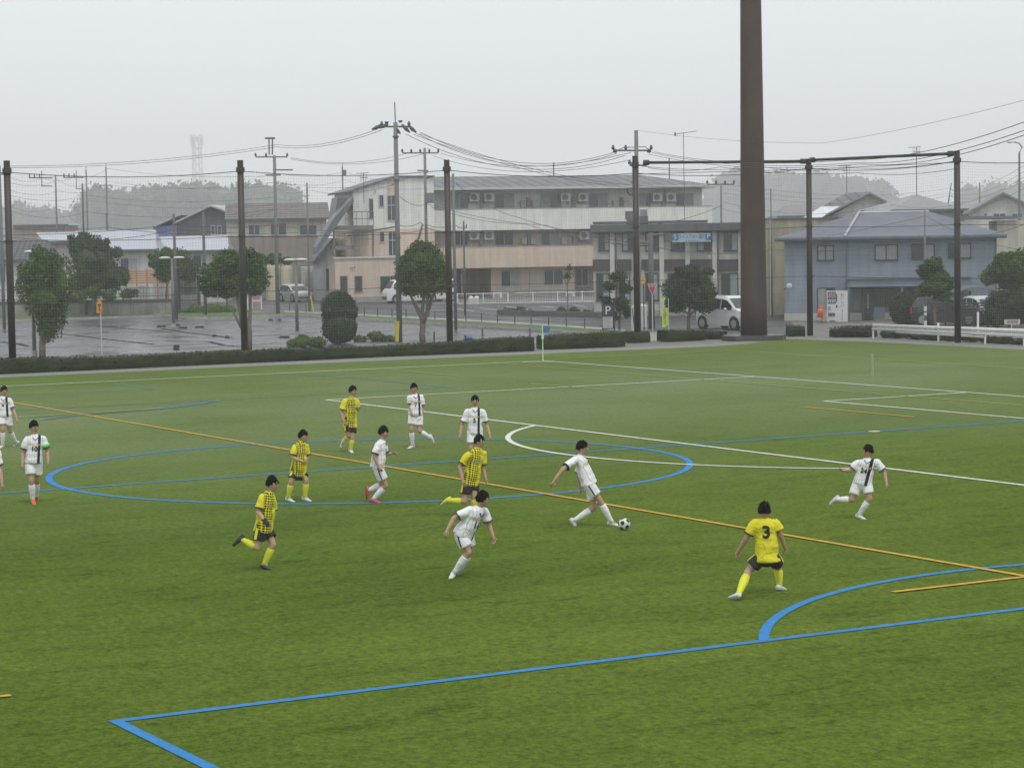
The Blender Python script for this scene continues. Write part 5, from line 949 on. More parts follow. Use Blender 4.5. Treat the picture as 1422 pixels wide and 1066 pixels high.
# vending machine
B = F(1162, 128.4, -10); A = B.empty('vending_machine', 'white drinks vending machine with red lettering in front of the blue house', 'vending machine')
bpx(B, MB(), 1148, 1177, 404, 447, 0, .72).build('cabinet', M('vending white', (.60, .62, .64), .35, .04, 1), A)
MB().prism([B.L(1149.3, 405.3), B.L(1160, 405.3), B.L(1162.6, 410), B.L(1162.6, 418), B.L(1160.5, 421.5), B.L(1149.3, 421.5)], -.02, -.001).build('display_window', M('dark display', (.10, .11, .11), .15), A)
for yy in (411.2, 416.2): bpx(B, MB(), 1149.5, 1161.5, yy, yy+.8, -.035, -.021).build('shelf', SGW, A)
for r_ in range(3):
    for c_ in range(7): x_ = 1150.4+c_*1.55; bpx(B, MB(), x_-.5, x_+.5, 407+r_*5, 410.2+r_*5, -.03, -.0215).build('drink_can', [M('can red', (.45, .05, .04), .3), M('can green', (.07, .25, .10), .3), M('can pale', (.6, .6, .58), .3), M('can blue', (.07, .16, .4), .3)][(r_*3+c_*2) % 4], A)
bpx(B, MB(), 1149.5, 1153.5, 425, 431, -.02, -.001).build('panel', M('pale blue panel', (.25, .33, .45), .4), A); bpx(B, MB(), 1161, 1163, 423.5, 427, -.03, -.001).build('coin_slot', BLK, A); bpx(B, MB(), 1150, 1159.5, 434.5, 439, -.02, -.001).build('delivery_flap', MATS['dark display'], A); bpx(B, MB(), 1152, 1160, 445, 446, -.02, -.001).build('vent', BLK, A)
put_text('おいしい', .20, A, M('lettering red', (.55, .03, .08), .5), (B.x(1169.6, 416), -.01, B.z(1169, 416.8)), vertical=True); bpx(B, MB(), 1169.1, 1170, 429, 445, -.012, -.001).build('fine_print_line', M('notice text grey', (.22, .22, .23), .6), A)
B = F(1141, 127.5, 0); A = B.empty('collection_bin', 'orange drum like bin left of the vending machine', 'bin')
mb = MB(); x = B.x(1139.5); zt_ = B.z(1140, 427); mb.tube([(x, .3, .3), (x, .3, zt_*.72), (x+.06, .3, zt_)], [.16, .17, .15], 14); mb.build('drum', M('bin orange', (.62, .13, .03), .4, .1, 3), A, True); MB().ell((x+.05, .3, zt_), Vector((.17, 0, 0)), Vector((0, .17, 0)), Vector((0, 0, .10))).build('lid', M('bin red', (.55, .10, .05), .4), A, True); bpx(B, MB(), 1142, 1147, 428, 446, .2, .7).build('side_box', M('tan box', (.36, .24, .18), .7), A)
bpx(B, MB(), 1134, 1147, 447.5, 459, .25, .35).build('stand', M('weathered plank', (.22, .17, .13), .8), A)
# corner flag
b0 = G(754, 501); D = dep(754, 501); o = empty('corner_flag', b0, 'pale green corner flag post with blue and white flag', 'corner flag'); q = lambda x, y: V(x, y, D)-b0; zt_ = q(753, 452).z
MB().tube([(0, 0, 0), (0, 0, zt_)], .022, 8).build('post', M('pale green plastic', (.45, .66, .36), .4, .05, 2), o); MB().tube([(0, 0, zt_*.62), (0, 0, zt_*.70)], .05, 8).build('collar', SGW, o)
MB().prism([(0, zt_-.02), (.05, zt_-.05), (.30, zt_-.04), (.28, zt_-.26), (.04, zt_-.30)], -.006, .006).build('flag', M('flag blue', (.05, .12, .35), .7), o, mw=Matrix.Translation(b0) @ Matrix.Rotation(R(65), 4, 'Z')); MB().prism([(-.05, zt_-.36), (.03, zt_-.30), (.05, zt_-.5), (-.03, zt_-.52)], -.01, .01).build('tie', SGW, o, mw=Matrix.Translation(b0) @ Matrix.Rotation(R(40), 4, 'Z'))
b0 = G(1211, 523); D = dep(1211, 523); mk = MB().tube([(0, 0, 0), (0, 0, .80)], .055, 10).build('drop_streak', M('pale drop blur', (.26, .33, .19), .6, .08, 2)); mk.location = b0; tag(mk, 'short pale blurred drop streak built as a post on the turf behind the goal line', 'drop streak')  # blur taken for a water drop, built as an opaque upright post
# white pipe rails by the corner
WP = M('white rail paint', (.76, .76, .74), .4, .08, 4)
o0 = G(1212, 470); o = empty('pipe_railing', o0, 'long white tubular rails lying level on posts at the right edge', 'railing')
b0 = G(1440, 482); D0_, D1_ = (o0-Cc).dot(Fh), (b0-Cc).dot(Fh)
def onl(px, py):
    q = (px-1212)/(1440-1212); d_ = D0_+(D1_-D0_)*q; return V(px, py, d_)-o0
for (a, b, r_) in (((1213, 451.5), (1440, 459.8), .078), ((1212, 456.3), (1440, 466.5), .066), ((1245, 461), (1365, 467.6), .050)): MB().tube([onl(*a), onl(*b)], r_, 10).build('rail', WP, o, True)
for x, y in ((1212.5, 456.5), (1303, 459), (1368, 462), (1422, 465)):
    t_ = onl(x, y); MB().tube([(t_.x, t_.y, 0), (t_.x, t_.y, t_.z)], .045, 8).build('post', WP, o)
for x, ya, yb_ in ((1222, 452, 457), (1303, 448, 458), (1358, 433, 463)): MB().tube([onl(x, ya), onl(x, yb_)], .05, 8).build('bracket', WP, o)
B = F(1405, 108); A = B.empty('nameplate', 'small white lettered plate on the hedge at the right edge', 'sign'); bpx(B, MB(), 1395, 1416.5, 443.5, 450.5, 0, .04).build('plate', M('weathered plate', (.48, .46, .43), .6, .1, 6), A)
put_text('駐車場', .17, A, M('rust lettering', (.30, .14, .10), .6), (B.x(1406, 447), -.01, B.z(1406, 447))); MB().tube([(0, .03, 0), (0, .03, B.z(1405, 445))], .03, 6).build('post', PIPE, A)
# carport and slat fence
B = F(1350, 124, -6); A = B.empty('carport', 'low carport with shallow curved grey roof right of the blue house', 'carport')
n = 12; top = [B.L(1325+62*k/n, 405.5-7.5*math.sin(math.pi*k/n)) for k in range(n+1)]; MB().prism(top+[(p[0], p[1]-.08) for p in reversed(top)], -.5, 4).build('roof', M('carport sheet', (.16, .17, .18), .35, .1, 1), A)
for x in (1346, 1384): xx = B.x(x); MB().box(xx-.07, xx+.07, -.3, -.16, 0, B.z(x, 404)).build('post', BLK, A)
B = F(1300, 119, -6); A = B.empty('slat_fence', 'black horizontal slat fence in front of the carport cars', 'fence')
mb = MB(); x0, x1 = B.x(1293), B.x(1372); zt_ = B.z(1330, 421)
for k in range(8): mb.box(x0, x1, 0, .03, .25+k*(zt_-.3)/7, .33+k*(zt_-.3)/7)
mb.build('slats', BLK, A)
for k in range(5): xx = x0+(x1-x0)*k/4; MB().box(xx-.04, xx+.04, .03, .10, 0, zt_+.05).build('post', BLK, A)
# block wall and rail at the edge of the blue house yard
B = F(1185, 124, -4); A = B.empty('block_wall', 'low dark block wall along the yard of the blue house', 'wall'); MB().box(B.x(1175), B.x(1290), 0, .15, 0, B.z(1200, 452)).build('wall', M('dark block', (.12, .115, .11), .8, .2, 3, pat=[('X', .4, .04, .3), ('Z', .2, .07, .3)]), A)
MB().box(B.x(1175)-.02, B.x(1290)+.02, -.03, .18, B.z(1200, 452)+.001, B.z(1200, 451)).build('coping', KERB, A)
# ---- left side: retaining wall, iron fence, garden fence
B = F(-60, 160, 1); A = B.empty('retaining_wall', 'long weathered concrete retaining wall with dark top along the car park', 'wall')
x0, x1 = B.x(-60), B.x(237); zt_ = B.z(120, 420.5); MB().box(x0, x1, 0, .3, 0, zt_).build('wall', M('stained concrete', (.23, .235, .21), .8, .3, .8, .2, 10, [('X', 2.4, .02, .4)]), A); MB().box(x0-.01, x1+.05, -.05, .35, zt_+.001, zt_+.18).build('coping', M('dark coping', (.07, .075, .08), .7), A)
mb = MB()
for k in range(70):
    x = x0+(x1-x0)*k/69; mb.box(x-.012, x+.012, .1, .125, zt_+.18, zt_+.95)
mb.box(x0, x1, .09, .13, zt_+.95, zt_+1.0); mb.box(x0, x1, .095, .127, zt_+.55, zt_+.58); mb.build('iron_railing', M('grey iron', (.13, .135, .14), .6), A)
B = F(205, 170, 2); A = B.empty('garden_fence', 'orange brown horizontal board fence in front of the white house', 'fence')
x0, x1 = B.x(175), B.x(232.5); z0_, z1_ = B.z(200, 394), B.z(200, 375)
for k in range(6): MB().box(x0, x1, 0, .04, z0_+(z1_-z0_)*k/6+.02, z0_+(z1_-z0_)*(k+.82)/6).build('board', M('orange timber', (.44, .21, .09), .7, .15, 2), A)
for k in range(5): xx = x0+(x1-x0)*k/4; MB().box(xx-.05, xx+.05, .04, .12, 0, z1_+.05).build('post', M('fence post', (.30, .16, .08), .7), A)
B = F(205, 166, 2); A = B.empty('iron_gate', 'dark iron gate and pale panel between the retaining wall and the trees', 'gate')
for (a, b, c, d_) in ((190, 207, 397, 415),): bpx(B, MB(), a, b, c, d_, 0, .05).build('pale_panel', M('pale gate panel', (.36, .38, .38), .5), A)
mb = MB()
for k in range(20): x = B.x(249+k*1.35, 400); mb.box(x-.02, x+.02, .1, .14, 0, B.z(260, 384))
for yy in (384, 400, 417): bpx(B, mb, 248, 276, yy-.6, yy+.6, .08, .15)
mb.build('bars', BLK, A); bpx(B, MB(), 251, 272, 387, 408, .5, .6).build('pale_panel', MATS['pale gate panel'], A)
for x in (248, 276): xx = B.x(x, 400); MB().box(xx-.1, xx+.1, 0, .2, 0, B.z(x, 382)).build('gate_post', BLK, A)
# water tanks
TK = M('cream tank plastic', (.56, .52, .36), .5, .06, 1, pat=[('Z', .35, .08, .14)])
for (a, b, yt, lab) in ((367.5, 388, 368, 'left one of two tall cream storage tanks beside the silver hatchback'), (389, 405.5, 369.5, 'right one of two tall cream storage tanks beside the silver hatchback')):
    B = F((a+b)/2, 196); A = B.empty('storage_tank', lab, 'tank', 'cream storage tanks'); r_ = (B.x(b)-B.x(a))/2; h_ = B.z(a, yt); c_ = (B.x(a)+B.x(b))/2
    MB().tube([(c_, r_, 0), (c_, r_, h_*.93), (c_, r_, h_*.985), (c_, r_, h_)], [r_, r_, r_*.93, r_*.6], 20).build('tank', TK, A); MB().tube([(c_-.3*r_, r_*.6, h_), (c_-.3*r_, r_*.6, h_+.18)], .22, 10).build('cap', TK, A)
# barrier and bins
B = F(355, 170); A = B.empty('barrier', 'low pink and white construction barrier behind the wide spreading tree', 'barrier'); bpx(B, MB(), 349, 364, 412, 424, 0, .1).build('panel', M('pink panel', (.46, .24, .23), .6, .1, 3), A); bpx(B, MB(), 349, 364, 416.5, 418.5, -.02, -.001).build('stripe', SGW, A)
for x in (344, 350, 363): xx = B.x(x, 415); MB().box(xx-.04, xx+.04, -.1, 0, 0, B.z(x, 411)).build('post', SGW, A)
for (a, b, lab) in ((650, 657, 'left one of two white lidded bins at the white picket rail'), (657.6, 665, 'right one of two white lidded bins at the white picket rail')):
    B = F((a+b)/2, 175); A = B.empty('waste_bin', lab, 'bin', 'white lidded bins'); bpx(B, MB(), a, b, 414, 424.5, 0, .5).build('body', M('bin grey white', (.50, .50, .48), .5), A); x0, x1 = B.x(a), B.x(b); z_ = B.z(a, 414)
    MB().ell(((x0+x1)/2, .25, z_), Vector(((x1-x0)/2, 0, 0)), Vector((0, .26, 0)), Vector((0, 0, .16))).build('lid', M('bin lid white', (.62, .62, .61), .4), A, True)
B = F(887, 121.5); A = B.empty('locker', 'white upright locker with rounded top behind the fourth net pole', 'locker')
bpx(B, MB(), 877, 898.3, 425.5, 459, 0, .6).build('cabinet', M('locker white', (.56, .57, .56), .4, .06, 1), A); x0, x1 = B.x(877), B.x(898.3); MB().ell(((x0+x1)/2, .3, B.z(888, 425.5)), Vector(((x1-x0)/2, 0, 0)), Vector((0, .3, 0)), Vector((0, 0, .13))).build('top', SGW, A, True)
MB().prism([B.L(877.5, 428, -.02), B.L(878.6, 428, -.02), B.L(882, 456, -.02), B.L(880.6, 456, -.02)], -.02, -.003).build('dark_band', BLK, A); bpx(B, MB(), 892, 898, 455.5, 456.5, -.02, -.003).build('handle', BLK, A)
# white picket rail along the apartments
B = F(632, 176.5, 4); A = B.empty('white_railing', 'white low railing along the car spaces in front of the apartments', 'railing'); x0, x1 = B.x(634, 415), B.x(830, 415); zt_ = B.z(730, 406.5); zb_ = B.z(730, 421)
mb = MB(); mb.tube([(x0, 0, zt_), (x1, 0, zt_)], .03, 6).tube([(x0, 0, zb_+.05), (x1, 0, zb_+.05)], .025, 6); n = 84
for k in range(n+1): x = x0+(x1-x0)*k/n; mb.box(x-.008, x+.008, -.008, .008, zb_+.05, zt_)
mb.build('rail_panel', WHT, A)
for x in (635, 671, 705.5, 740, 774.5, 808.5, 830): xx = B.x(x, 415); MB().box(xx-.045, xx+.045, -.045, .045, 0, zt_+.08).build('post', WHT, A)
# chain of low posts beside the road
A = empty('roadside_fence', G(402, 431.6), 'low black post and rail fence along the verge behind the car park', 'fence'); o0 = A.location.copy(); PF = [(402, 431.6, 421.5), (425, 433.5, 423), (450, 435, 424), (478, 437, 425), (506, 439, 426.5), (524.6, 440, 427.5), (544.5, 441, 428.5), (564, 441.8, 429.5), (584, 442.6, 431), (604, 443.5, 432), (625, 444.2, 433), (647, 445, 434), (669, 446, 434.6), (691, 448, 438), (715, 449, 438.6), (737.5, 450, 439.2), (762, 451.5, 440.6), (786.5, 453.5, 442), (812, 455.5, 442.5), (838, 457.5, 444)]
pr = None
for x, y, yt in PF:
    p = G(x, y); D = (p-Cc).dot(Fh); h_ = V(x, yt, D).z; p = p-o0; MB().tube([(p.x, p.y, 0), (p.x, p.y, h_)], .032, 6).build('post', BLK, A)
    if pr: MB().tube([(pr[0].x, pr[0].y, pr[1]*.93), (p.x, p.y, h_*.93)], .014, 4).tube([(pr[0].x, pr[0].y, pr[1]*.45), (p.x, p.y, h_*.45)], .012, 4).build('rail', BLK, A)
    pr = (p, h_)
for (x, y, yt, lb_) in ((603, 472.5, 462, 'leftmost thin bollard behind the hedge, by the round headed tree'), (670, 468, 457.5, 'middle thin bollard behind the hedge, right of the third net pole'), (736, 467, 457, 'rightmost thin bollard behind the hedge, left of the corner flag')):
    p = G(x, y); h_ = V(x, yt, (p-Cc).dot(Fh)).z; b_ = MB().tube([(0, 0, 0), (0, 0, h_)], [.05, .04], 8).tube([(0, 0, h_), (0, 0, h_+.06)], [.055, .03], 8).build('bollard', PCOND); b_.location = p; tag(b_, lb_, 'bollard', 'bollards in the car park')
p = G(651, 473); o = empty('hose_cart', p, 'small blue and black low trolley on the lot behind the hedge', 'trolley'); MB().tube([Rh*-.12+Vector((0, 0, .15)), Rh*.18+Vector((0, 0, .15))], .11, 10).build('drum', M('trolley blue', (.08, .18, .40), .5), o); MB().box(-.3, -.12, -.08, .08, 0, .26).build('frame', BLK, o)
T('shrub', 'low brownish planting strip left of the thin tree behind the road', 'shrub', 715, 434, [(706, 432, 9, 4), (722, 431, 9, 5), (735, 433, 7, 3)], [[(715, 435, 1), (715, 432, 1)]], leafmat('dry leaf', (.05, .055, .03), (.12, .12, .06)), 1300, .07, .6)
T('shrub', 'low brownish planting strip right of the thin tree behind the road', 'shrub', 800, 436, [(780, 433, 9, 6), (797, 432, 8, 6), (830, 434, 10, 7), (815, 434, 7, 4)], [[(800, 437, 1), (800, 433, 1)]], MATS['dry leaf'], 1500, .07, .6)
mb = MB(); a, b = G(690, 437), G(836, 441); t = (b-a); nn = Vector((-t.y, t.x, 0)).normalized()*.3; mb.prismz([(a.x, a.y), (b.x, b.y), (b.x+nn.x, b.y+nn.y), (a.x+nn.x, a.y+nn.y)], 0, .32); struct(mb.build('planter_kerb', M('dark kerb', (.09, .09, .085), .7, .2, 2)))
T('young_tree', 'thin bare young tree in front of the ground floor windows', 'tree', 788, 439, [(788, 383, 8, 5), (790, 372, 4, 5)], [[(789, 441, .8), (788, 410, .7), (788, 388, .6)], [(788, 395, .5), (794, 380, .4)], [(788, 398, .5), (782, 382, .4)]], LF4, 260, .08, 0, shell=(.2, 1.1))
B = F(434, 158); A = B.empty('marker_pole', 'leaning yellow guy wire guard beside the verge', 'marker'); MB().tube([(B.x(431, 410), 0, B.z(431, 410)), (B.x(436, 436), 0, 0)], .05, 6).build('guard', MATS['yellow guard'], A)
# ================================================================== players
SKIN = M('skin', (.42, .255, .175), .5, .06, 4); HAIR = M('black hair', (.004, .0035, .0035), .7, .3, 30, .5, 60, spec=.15)
def kit_mat(name, kind):
    m = bpy.data.materials.new(name); m.use_nodes = True; t = m.node_tree; b = t.nodes['Principled BSDF']; b.inputs['Roughness'].default_value = .75; b.inputs['Specular IOR Level'].default_value = .2
    tc = N(t, 'ShaderNodeTexCoord'); sp = N(t, 'ShaderNodeSeparateXYZ'); t.links.new(tc.outputs['Object'], sp.inputs[0]); X, Y, Z = sp.outputs
    def op(o, a, c=None, d=None):
        n = N(t, 'ShaderNodeMath', operation=o)
        for i, v in enumerate((a, c, d)):
            if v is None: continue
            if isinstance(v, (int, float)): n.inputs[i].default_value = v
            else: t.links.new(v, n.inputs[i])
        return n.outputs[0]
    def mix(f, a, c):
        x = N(t, 'ShaderNodeMix', data_type='RGBA'); t.links.new(f, x.inputs[0])
        for i, v in ((6, a), (7, c)):
            if isinstance(v, tuple): x.inputs[i].default_value = (*v, 1)
            else: t.links.new(v, x.inputs[i])
        return x.outputs[2]
    front = op('LESS_THAN', Y, .0)
    if kind == 'white':
        W_ = (.76, .76, .78); pin = op('MULTIPLY', op('GREATER_THAN', op('FRACT', op('DIVIDE', X, .045)), .86), op('LESS_THAN', op('ABSOLUTE', X), .15)); c = mix(pin, W_, (.42, .42, .48))
        sash = op('MULTIPLY', op('MULTIPLY', op('GREATER_THAN', X, .052), op('LESS_THAN', X, .105)), op('LESS_THAN', Y, .05)); c = mix(sash, c, (.02, .018, .035))
    if kind == 'yellow':
        Yl = (.66, .60, .03); u = op('ADD', X, Z); v = op('SUBTRACT', X, Z); s_ = .038
        ch = op('GREATER_THAN', op('MULTIPLY', op('SINE', op('MULTIPLY', u, 3.1416/s_)), op('SINE', op('MULTIPLY', v, 3.1416/s_))), .05)
        reg = op('MULTIPLY', op('MULTIPLY', op('LESS_THAN', X, .015), op('GREATER_THAN', X, -.175)), op('LESS_THAN', Y, .03)); c = mix(op('MULTIPLY', ch, reg), Yl, (.015, .014, .012))
    t.links.new(c, b.inputs['Base Color']); n2 = N(t, 'ShaderNodeTexNoise'); n2.inputs['Scale'].default_value = 7; n2.inputs['Distortion'].default_value = 1.2; t.links.new(tc.outputs['Object'], n2.inputs['Vector'])
    bp = N(t, 'ShaderNodeBump'); bp.inputs['Strength'].default_value = .9; bp.inputs['Distance'].default_value = .04; t.links.new(n2.outputs[0], bp.inputs['Height']); t.links.new(bp.outputs[0], b.inputs['Normal']); return m
SHW, SHY = kit_mat('white shirt cloth', 'white'), kit_mat('yellow shirt cloth', 'yellow')
CW = M('white cloth', (.74, .74, .76), .75, .06, 8, .5, 12); CK = M('black cloth', (.018, .017, .017), .8, .15, 8, .5, 12); CY_ = M('yellow cloth', (.66, .60, .03), .75, .06, 8); NAVY = M('navy trim', (.022, .018, .035), .8, .1, 5)
SOCKY = M('yellow sock', (.62, .64, .03), .75, .06, 8); BOOT = {'white': M('white boot', (.60, .60, .60), .4, .15, 25), 'black': M('black boot', (.03, .03, .035), .4, .2, 20), 'orange': M('orange boot', (.70, .11, .02), .4, .1, 20), 'red': M('coral red boot', (.60, .06, .08), .4, .1, 20), 'yellow': M('lime yellow boot', (.55, .68, .04), .4, .1, 20)}
GOLD = M('gold lettering', (.62, .50, .14), .6); ARMB = M('green armband cloth', (.14, .62, .16), .6); DARKEYE = M('eye', (.02, .015, .012), .3); LIP = M('lips', (.30, .13, .10), .5)
def remesh(mb, vox, smooth=4):
    me = mb.mesh('tmp', None); o = bpy.data.objects.new('tmp', me); COL.objects.link(o)
    r = o.modifiers.new('r', 'REMESH'); r.mode = 'VOXEL'; r.voxel_size = vox; s = o.modifiers.new('s', 'SMOOTH'); s.iterations = smooth; s.factor = .5
    bpy.context.view_layer.update(); m2_ = bpy.data.meshes.new_from_object(o.evaluated_get(bpy.context.evaluated_depsgraph_get())); bpy.data.objects.remove(o); bpy.data.meshes.remove(me)
    m2_.polygons.foreach_set('use_smooth', [True]*len(m2_.polygons)); return m2_
def mobj(name, me, mat, par, mw=None):
    me.materials.clear(); me.materials.append(mat); o = bpy.data.objects.new(name, me); COL.objects.link(o); o.parent = par
    if mw is not None: me.transform(mw.inverted() if False else Matrix()); 
    return o
def person(label, J, plant, phi, hphi=None, H=1.6, team='w', boot='white', num=None, gold=True, zo={}, cap=False, glove=False, D=None, lean=0., numback=False, fore=None):
    G_ = {k: Vector(G(J[k][0], J[k][1], .075)) for k in plant}
    D0 = D or sum((p-Cc).dot(Fh) for p in G_.values())/len(G_)
    s = H/1.65; a = R(phi); f = Rh*math.sin(a)-Fh*math.cos(a); l = Vector((0, 0, 1)).cross(f); ff = f.dot(Fh); lf = l.dot(Fh)
    P = {}; z = lambda k: zo.get(k, 0.)
    P['pel'] = V(*J['pel'], D0+z('pel')); P['nk'] = V(*J['nk'], D0+lean+z('nk')); P['hd'] = V(*J['hd'], D0+lean*1.25+z('hd')+z('nk'))
    for q, sg in (('L', 1), ('R', -1)):
        P[q+'s'] = V(*J[q+'s'], D0+lean*.9+sg*lf*.17*s); P[q+'h'] = P['pel']+l*sg*.085*s
        P[q+'e'] = V(*J[q+'e'], (P[q+'s']-Cc).dot(Fh)+sg*lf*.05+z(q+'e')); P[q+'w'] = V(*J[q+'w'], (P[q+'e']-Cc).dot(Fh)+ff*.10+z(q+'w'))
        an = q+'a'
        if an in G_: P[an] = G_[an]
        else: P[an] = V(*J[an], (P[q+'h']-Cc).dot(Fh)+z(an))
        dh = (P[q+'h']-Cc).dot(Fh); da = (P[an]-Cc).dot(Fh); P[q+'k'] = V(*J[q+'k'], (dh+da)/2+ff*.10+z(q+'k'))
        tx = J[q+'t']
        if an in G_:
            P[q+'t'] = V(tx[0], tx[1], da+ff*.12); P[q+'t'].z = .04
        else: P[q+'t'] = V(*tx, da+z(q+'t'))
    base = sum((Vector((p.x, p.y, 0)) for p in (G_.values() or [P['pel']])), Vector())/max(1, len(G_)); base.z = 0
    if not G_: base = Vector((P['pel'].x, P['pel'].y, 0))
    root = empty('person', base, label, 'person', 'players of the white team' if team == 'w' else 'players of the yellow and black team')
    for k in P: P[k] = P[k]-base
    up = (P['nk']-P['pel']).normalized(); lx = (l-up*l.dot(up)).normalized(); fy = up.cross(lx)           # fy points backward: front is -fy
    if fy.dot(f) > 0: fy = -fy
    # ---- body: one continuous skin
    b = MB(); mid = P['pel'].lerp(P['nk'], .5)
    b.capsule(P['pel']-up*.0*s, mid, .10*s, .105*s, lx, .72); b.capsule(mid, P['nk']-up*.10*s, .105*s, .125*s, lx, .70); b.capsule(P['Ls'], P['Rs'], .055*s, .055*s)
    chin = P['hd']-up*.055*s; b.capsule(P['nk']-up*.04*s, P['hd']-up*.02*s, .052*s, .046*s)
    for q in 'LR':
        b.capsule(P[q+'s'], P[q+'e'], .052*s, .042*s); b.capsule(P[q+'e'], P[q+'w'], .043*s, .028*s)
        b.capsule(P[q+'h'], P[q+'k'], .074*s, .054*s); kn, an = P[q+'k'], P[q+'a']; b.capsule(kn, kn.lerp(an, .35), .054*s, .056*s); b.capsule(kn.lerp(an, .35), an, .056*s, .034*s)
        b.capsule(an, an.lerp(P[q+'t'], .4), .032*s, .022*s)
    ha = R(hphi if hphi is not None else phi); hf = Rh*math.sin(ha)-Fh*math.cos(ha)-Vector((0, 0, .12)); hf.normalize(); hu = (Vector((0, 0, 1))*.75+up*.25); hu = (hu-hf*hu.dot(hf)).normalized(); hl = hu.cross(hf)
    hc = P['hd']; HW, HD_, HH = .073*s, .092*s, .112*s
    b.ell(hc, hl*HW, hf*HD_, hu*HH, 16, 12); b.ell(hc+hf*.030*s-hu*.058*s, hl*.052*s, hf*.052*s, hu*.050*s)
    b.ell(hc+hf*.096*s-hu*.012*s, hl*.015*s, hf*.020*s, hu*.026*s, 8, 6)
    for sg in (-1, 1): b.ell(hc+hl*sg*.074*s-hu*.01*s, hl*.014*s, hf*.020*s, hu*.032*s, 8, 6)
    for q in 'LR':
        d = (P[q+'w']-P[q+'e']).normalized(); pc = P[q+'w']+d*.045*s; side = (hl if abs(d.dot(hl)) < .8 else hu); b.capsule(P[q+'w'], pc+d*.01, .026*s, .034*s, side, .6)
    me = remesh(b, .013)
    # fingers: own short chains rooted inside the palm
    fb = MB(); fb.v = [tuple(v.co) for v in me.vertices]; fb.f = [tuple(p.vertices) for p in me.polygons]
    for q in 'LR':
        d = (P[q+'w']-P[q+'e']).normalized(); side = (f-d*f.dot(d)); side = side.normalized() if side.length > .15 else d.orthogonal().normalized(); palm = d.cross(side).normalized(); inw = -l if q == 'L' else l
        if palm.dot(inw) < 0: palm = -palm
        for k, (o_, ln) in enumerate(((.026, .060), (.009, .070), (-.009, .065), (-.025, .050))):
            p0 = P[q+'w']+d*.065*s+side*o_*s; p1 = p0+d*ln*.5*s+palm*.012*s; p2 = p1+d*ln*.28*s+palm*.024*s; p3 = p2+d*ln*.06*s+palm*.022*s; fb.tube([p0, p1, p2, p3], [.0095*s, .009*s, .0082*s, .006*s], 6)
        p0 = P[q+'w']+d*.03*s+side*.026*s; p1 = p0+side*.028*s+d*.028*s+palm*.008; p2 = p1+d*.028*s+side*.004; fb.tube([p0, p1, p2], [.011*s, .010*s, .007*s], 6)
    fb.build('body', SKIN, root, True)
    # ---- hair
    hb = MB(); n, m = 22, 14; hr = bmesh.new(); bmesh.ops.create_uvsphere(hr, u_segments=26, v_segments=18, radius=1)
    for v in hr.verts:
        c = v.co.copy(); fr = c.y; upz = c.z; k = 1.0
        face = max(0, min(1, (fr-.30)/.25))*max(0, min(1, (.30+.45*noise.noise(Vector((c.x*5, H*13, phi*.3)))-upz)/.12)); low = max(0, min(1, (-.28-upz)/.2)); side_cut = max(0, min(1, (-.10-upz)/.15))*max(0, min(1, (fr+.10)/.2))
        k = 1-.30*max(face, low, side_cut); k *= 1+.10*noise.noise(c*2.6+Vector((phi, H*9, 0)))+.10*noise.noise(c*8+Vector((H*31, phi, 0)))
        ex_ = .014*s; v.co = hc+hl*(c.x*(HW+ex_)*k*1.03)+hf*(c.y*(HD_+ex_)*k-.008*s)+hu*(c.z*(HH+.015*s)*k+.008*s)
    hm = bpy.data.meshes.new('hair'); hr.to_mesh(hm); hr.free(); hm.polygons.foreach_set('use_smooth', [True]*len(hm.polygons)); 
    hv = [(v.co.copy(), v.normal.copy()) for v in hm.vertices]; tb = MB(); tb.v = [tuple(v.co) for v in hm.vertices]; tb.f = [tuple(p.vertices) for p in hm.polygons]
    for (q_, nn_) in hv:
        if (q_-hc).dot(hu) < -.05*s and (q_-hc).dot(hf) > .0: continue
        if (q_-hc).dot(hf) > .05*s and (q_-hc).dot(hu) < .022*s: continue
        for _ in range(2):
            dn_ = (-hu*random.uniform(.1, 1)+hf*random.uniform(-.5, .6)+hl*random.uniform(-.5, .5)+nn_*random.uniform(.2, .8)).normalized(); p_ = q_+Vector((random.gauss(0, 1), random.gauss(0, 1), random.gauss(0, 1)))*.006; sd_ = nn_.cross(dn_)
            if sd_.length < .1: continue
            sd_.normalize(); i_ = len(tb.v); L2 = random.uniform(.016, .036)*s; tb.v += [tuple(p_-sd_*.007), tuple(p_+sd_*.007), tuple(p_+dn_*L2+nn_*.006)]; tb.f.append((i_, i_+1, i_+2))
    bpy.data.meshes.remove(hm); tb.build('hair', HAIR, root, False)
    for sg in (-1, 1):
        MB().ell(hc+hf*.0865*s+hl*sg*.030*s+hu*.008*s, hl*.013*s, hf*.006*s, hu*.0065*s, 8, 5).build('eye', DARKEYE, root, True); MB().ell(hc+hf*.0855*s+hl*sg*.031*s+hu*.027*s, hl*.018*s, hf*.006*s, hu*.004*s, 8, 4).build('eyebrow', HAIR, root, True)
    MB().ell(hc+hf*.083*s-hu*.062*s, hl*.020*s, hf*.008*s, hu*.006*s, 8, 4).build('mouth', LIP, root, True)
    # ---- shirt in its own frame (x wearer's left, y back, z up) so the pattern follows the torso
    TM = Matrix((( lx.x, fy.x, up.x, mid.x), (lx.y, fy.y, up.y, mid.y), (lx.z, fy.z, up.z, mid.z), (0, 0, 0, 1))); TI = TM.inverted()
    st = MB(); hem = P['pel']-up*(.055 if team == 'w' else .075)*s
    st.capsule(hem, mid, .186*s, .158*s, lx, .80, 20, f0=True); st.capsule(mid-up*.02, P['nk']-up*.115*s, .158*s, .158*s, lx, .72, 18); st.capsule(P['Ls']-lx*.01, P['Rs']+lx*.01, .066*s, .066*s, None, 1, 14); st.capsule(P['nk']-up*.06*s, P['nk']-up*.012*s, .085*s, .055*s, lx, .85, 14)
    cuffs = []
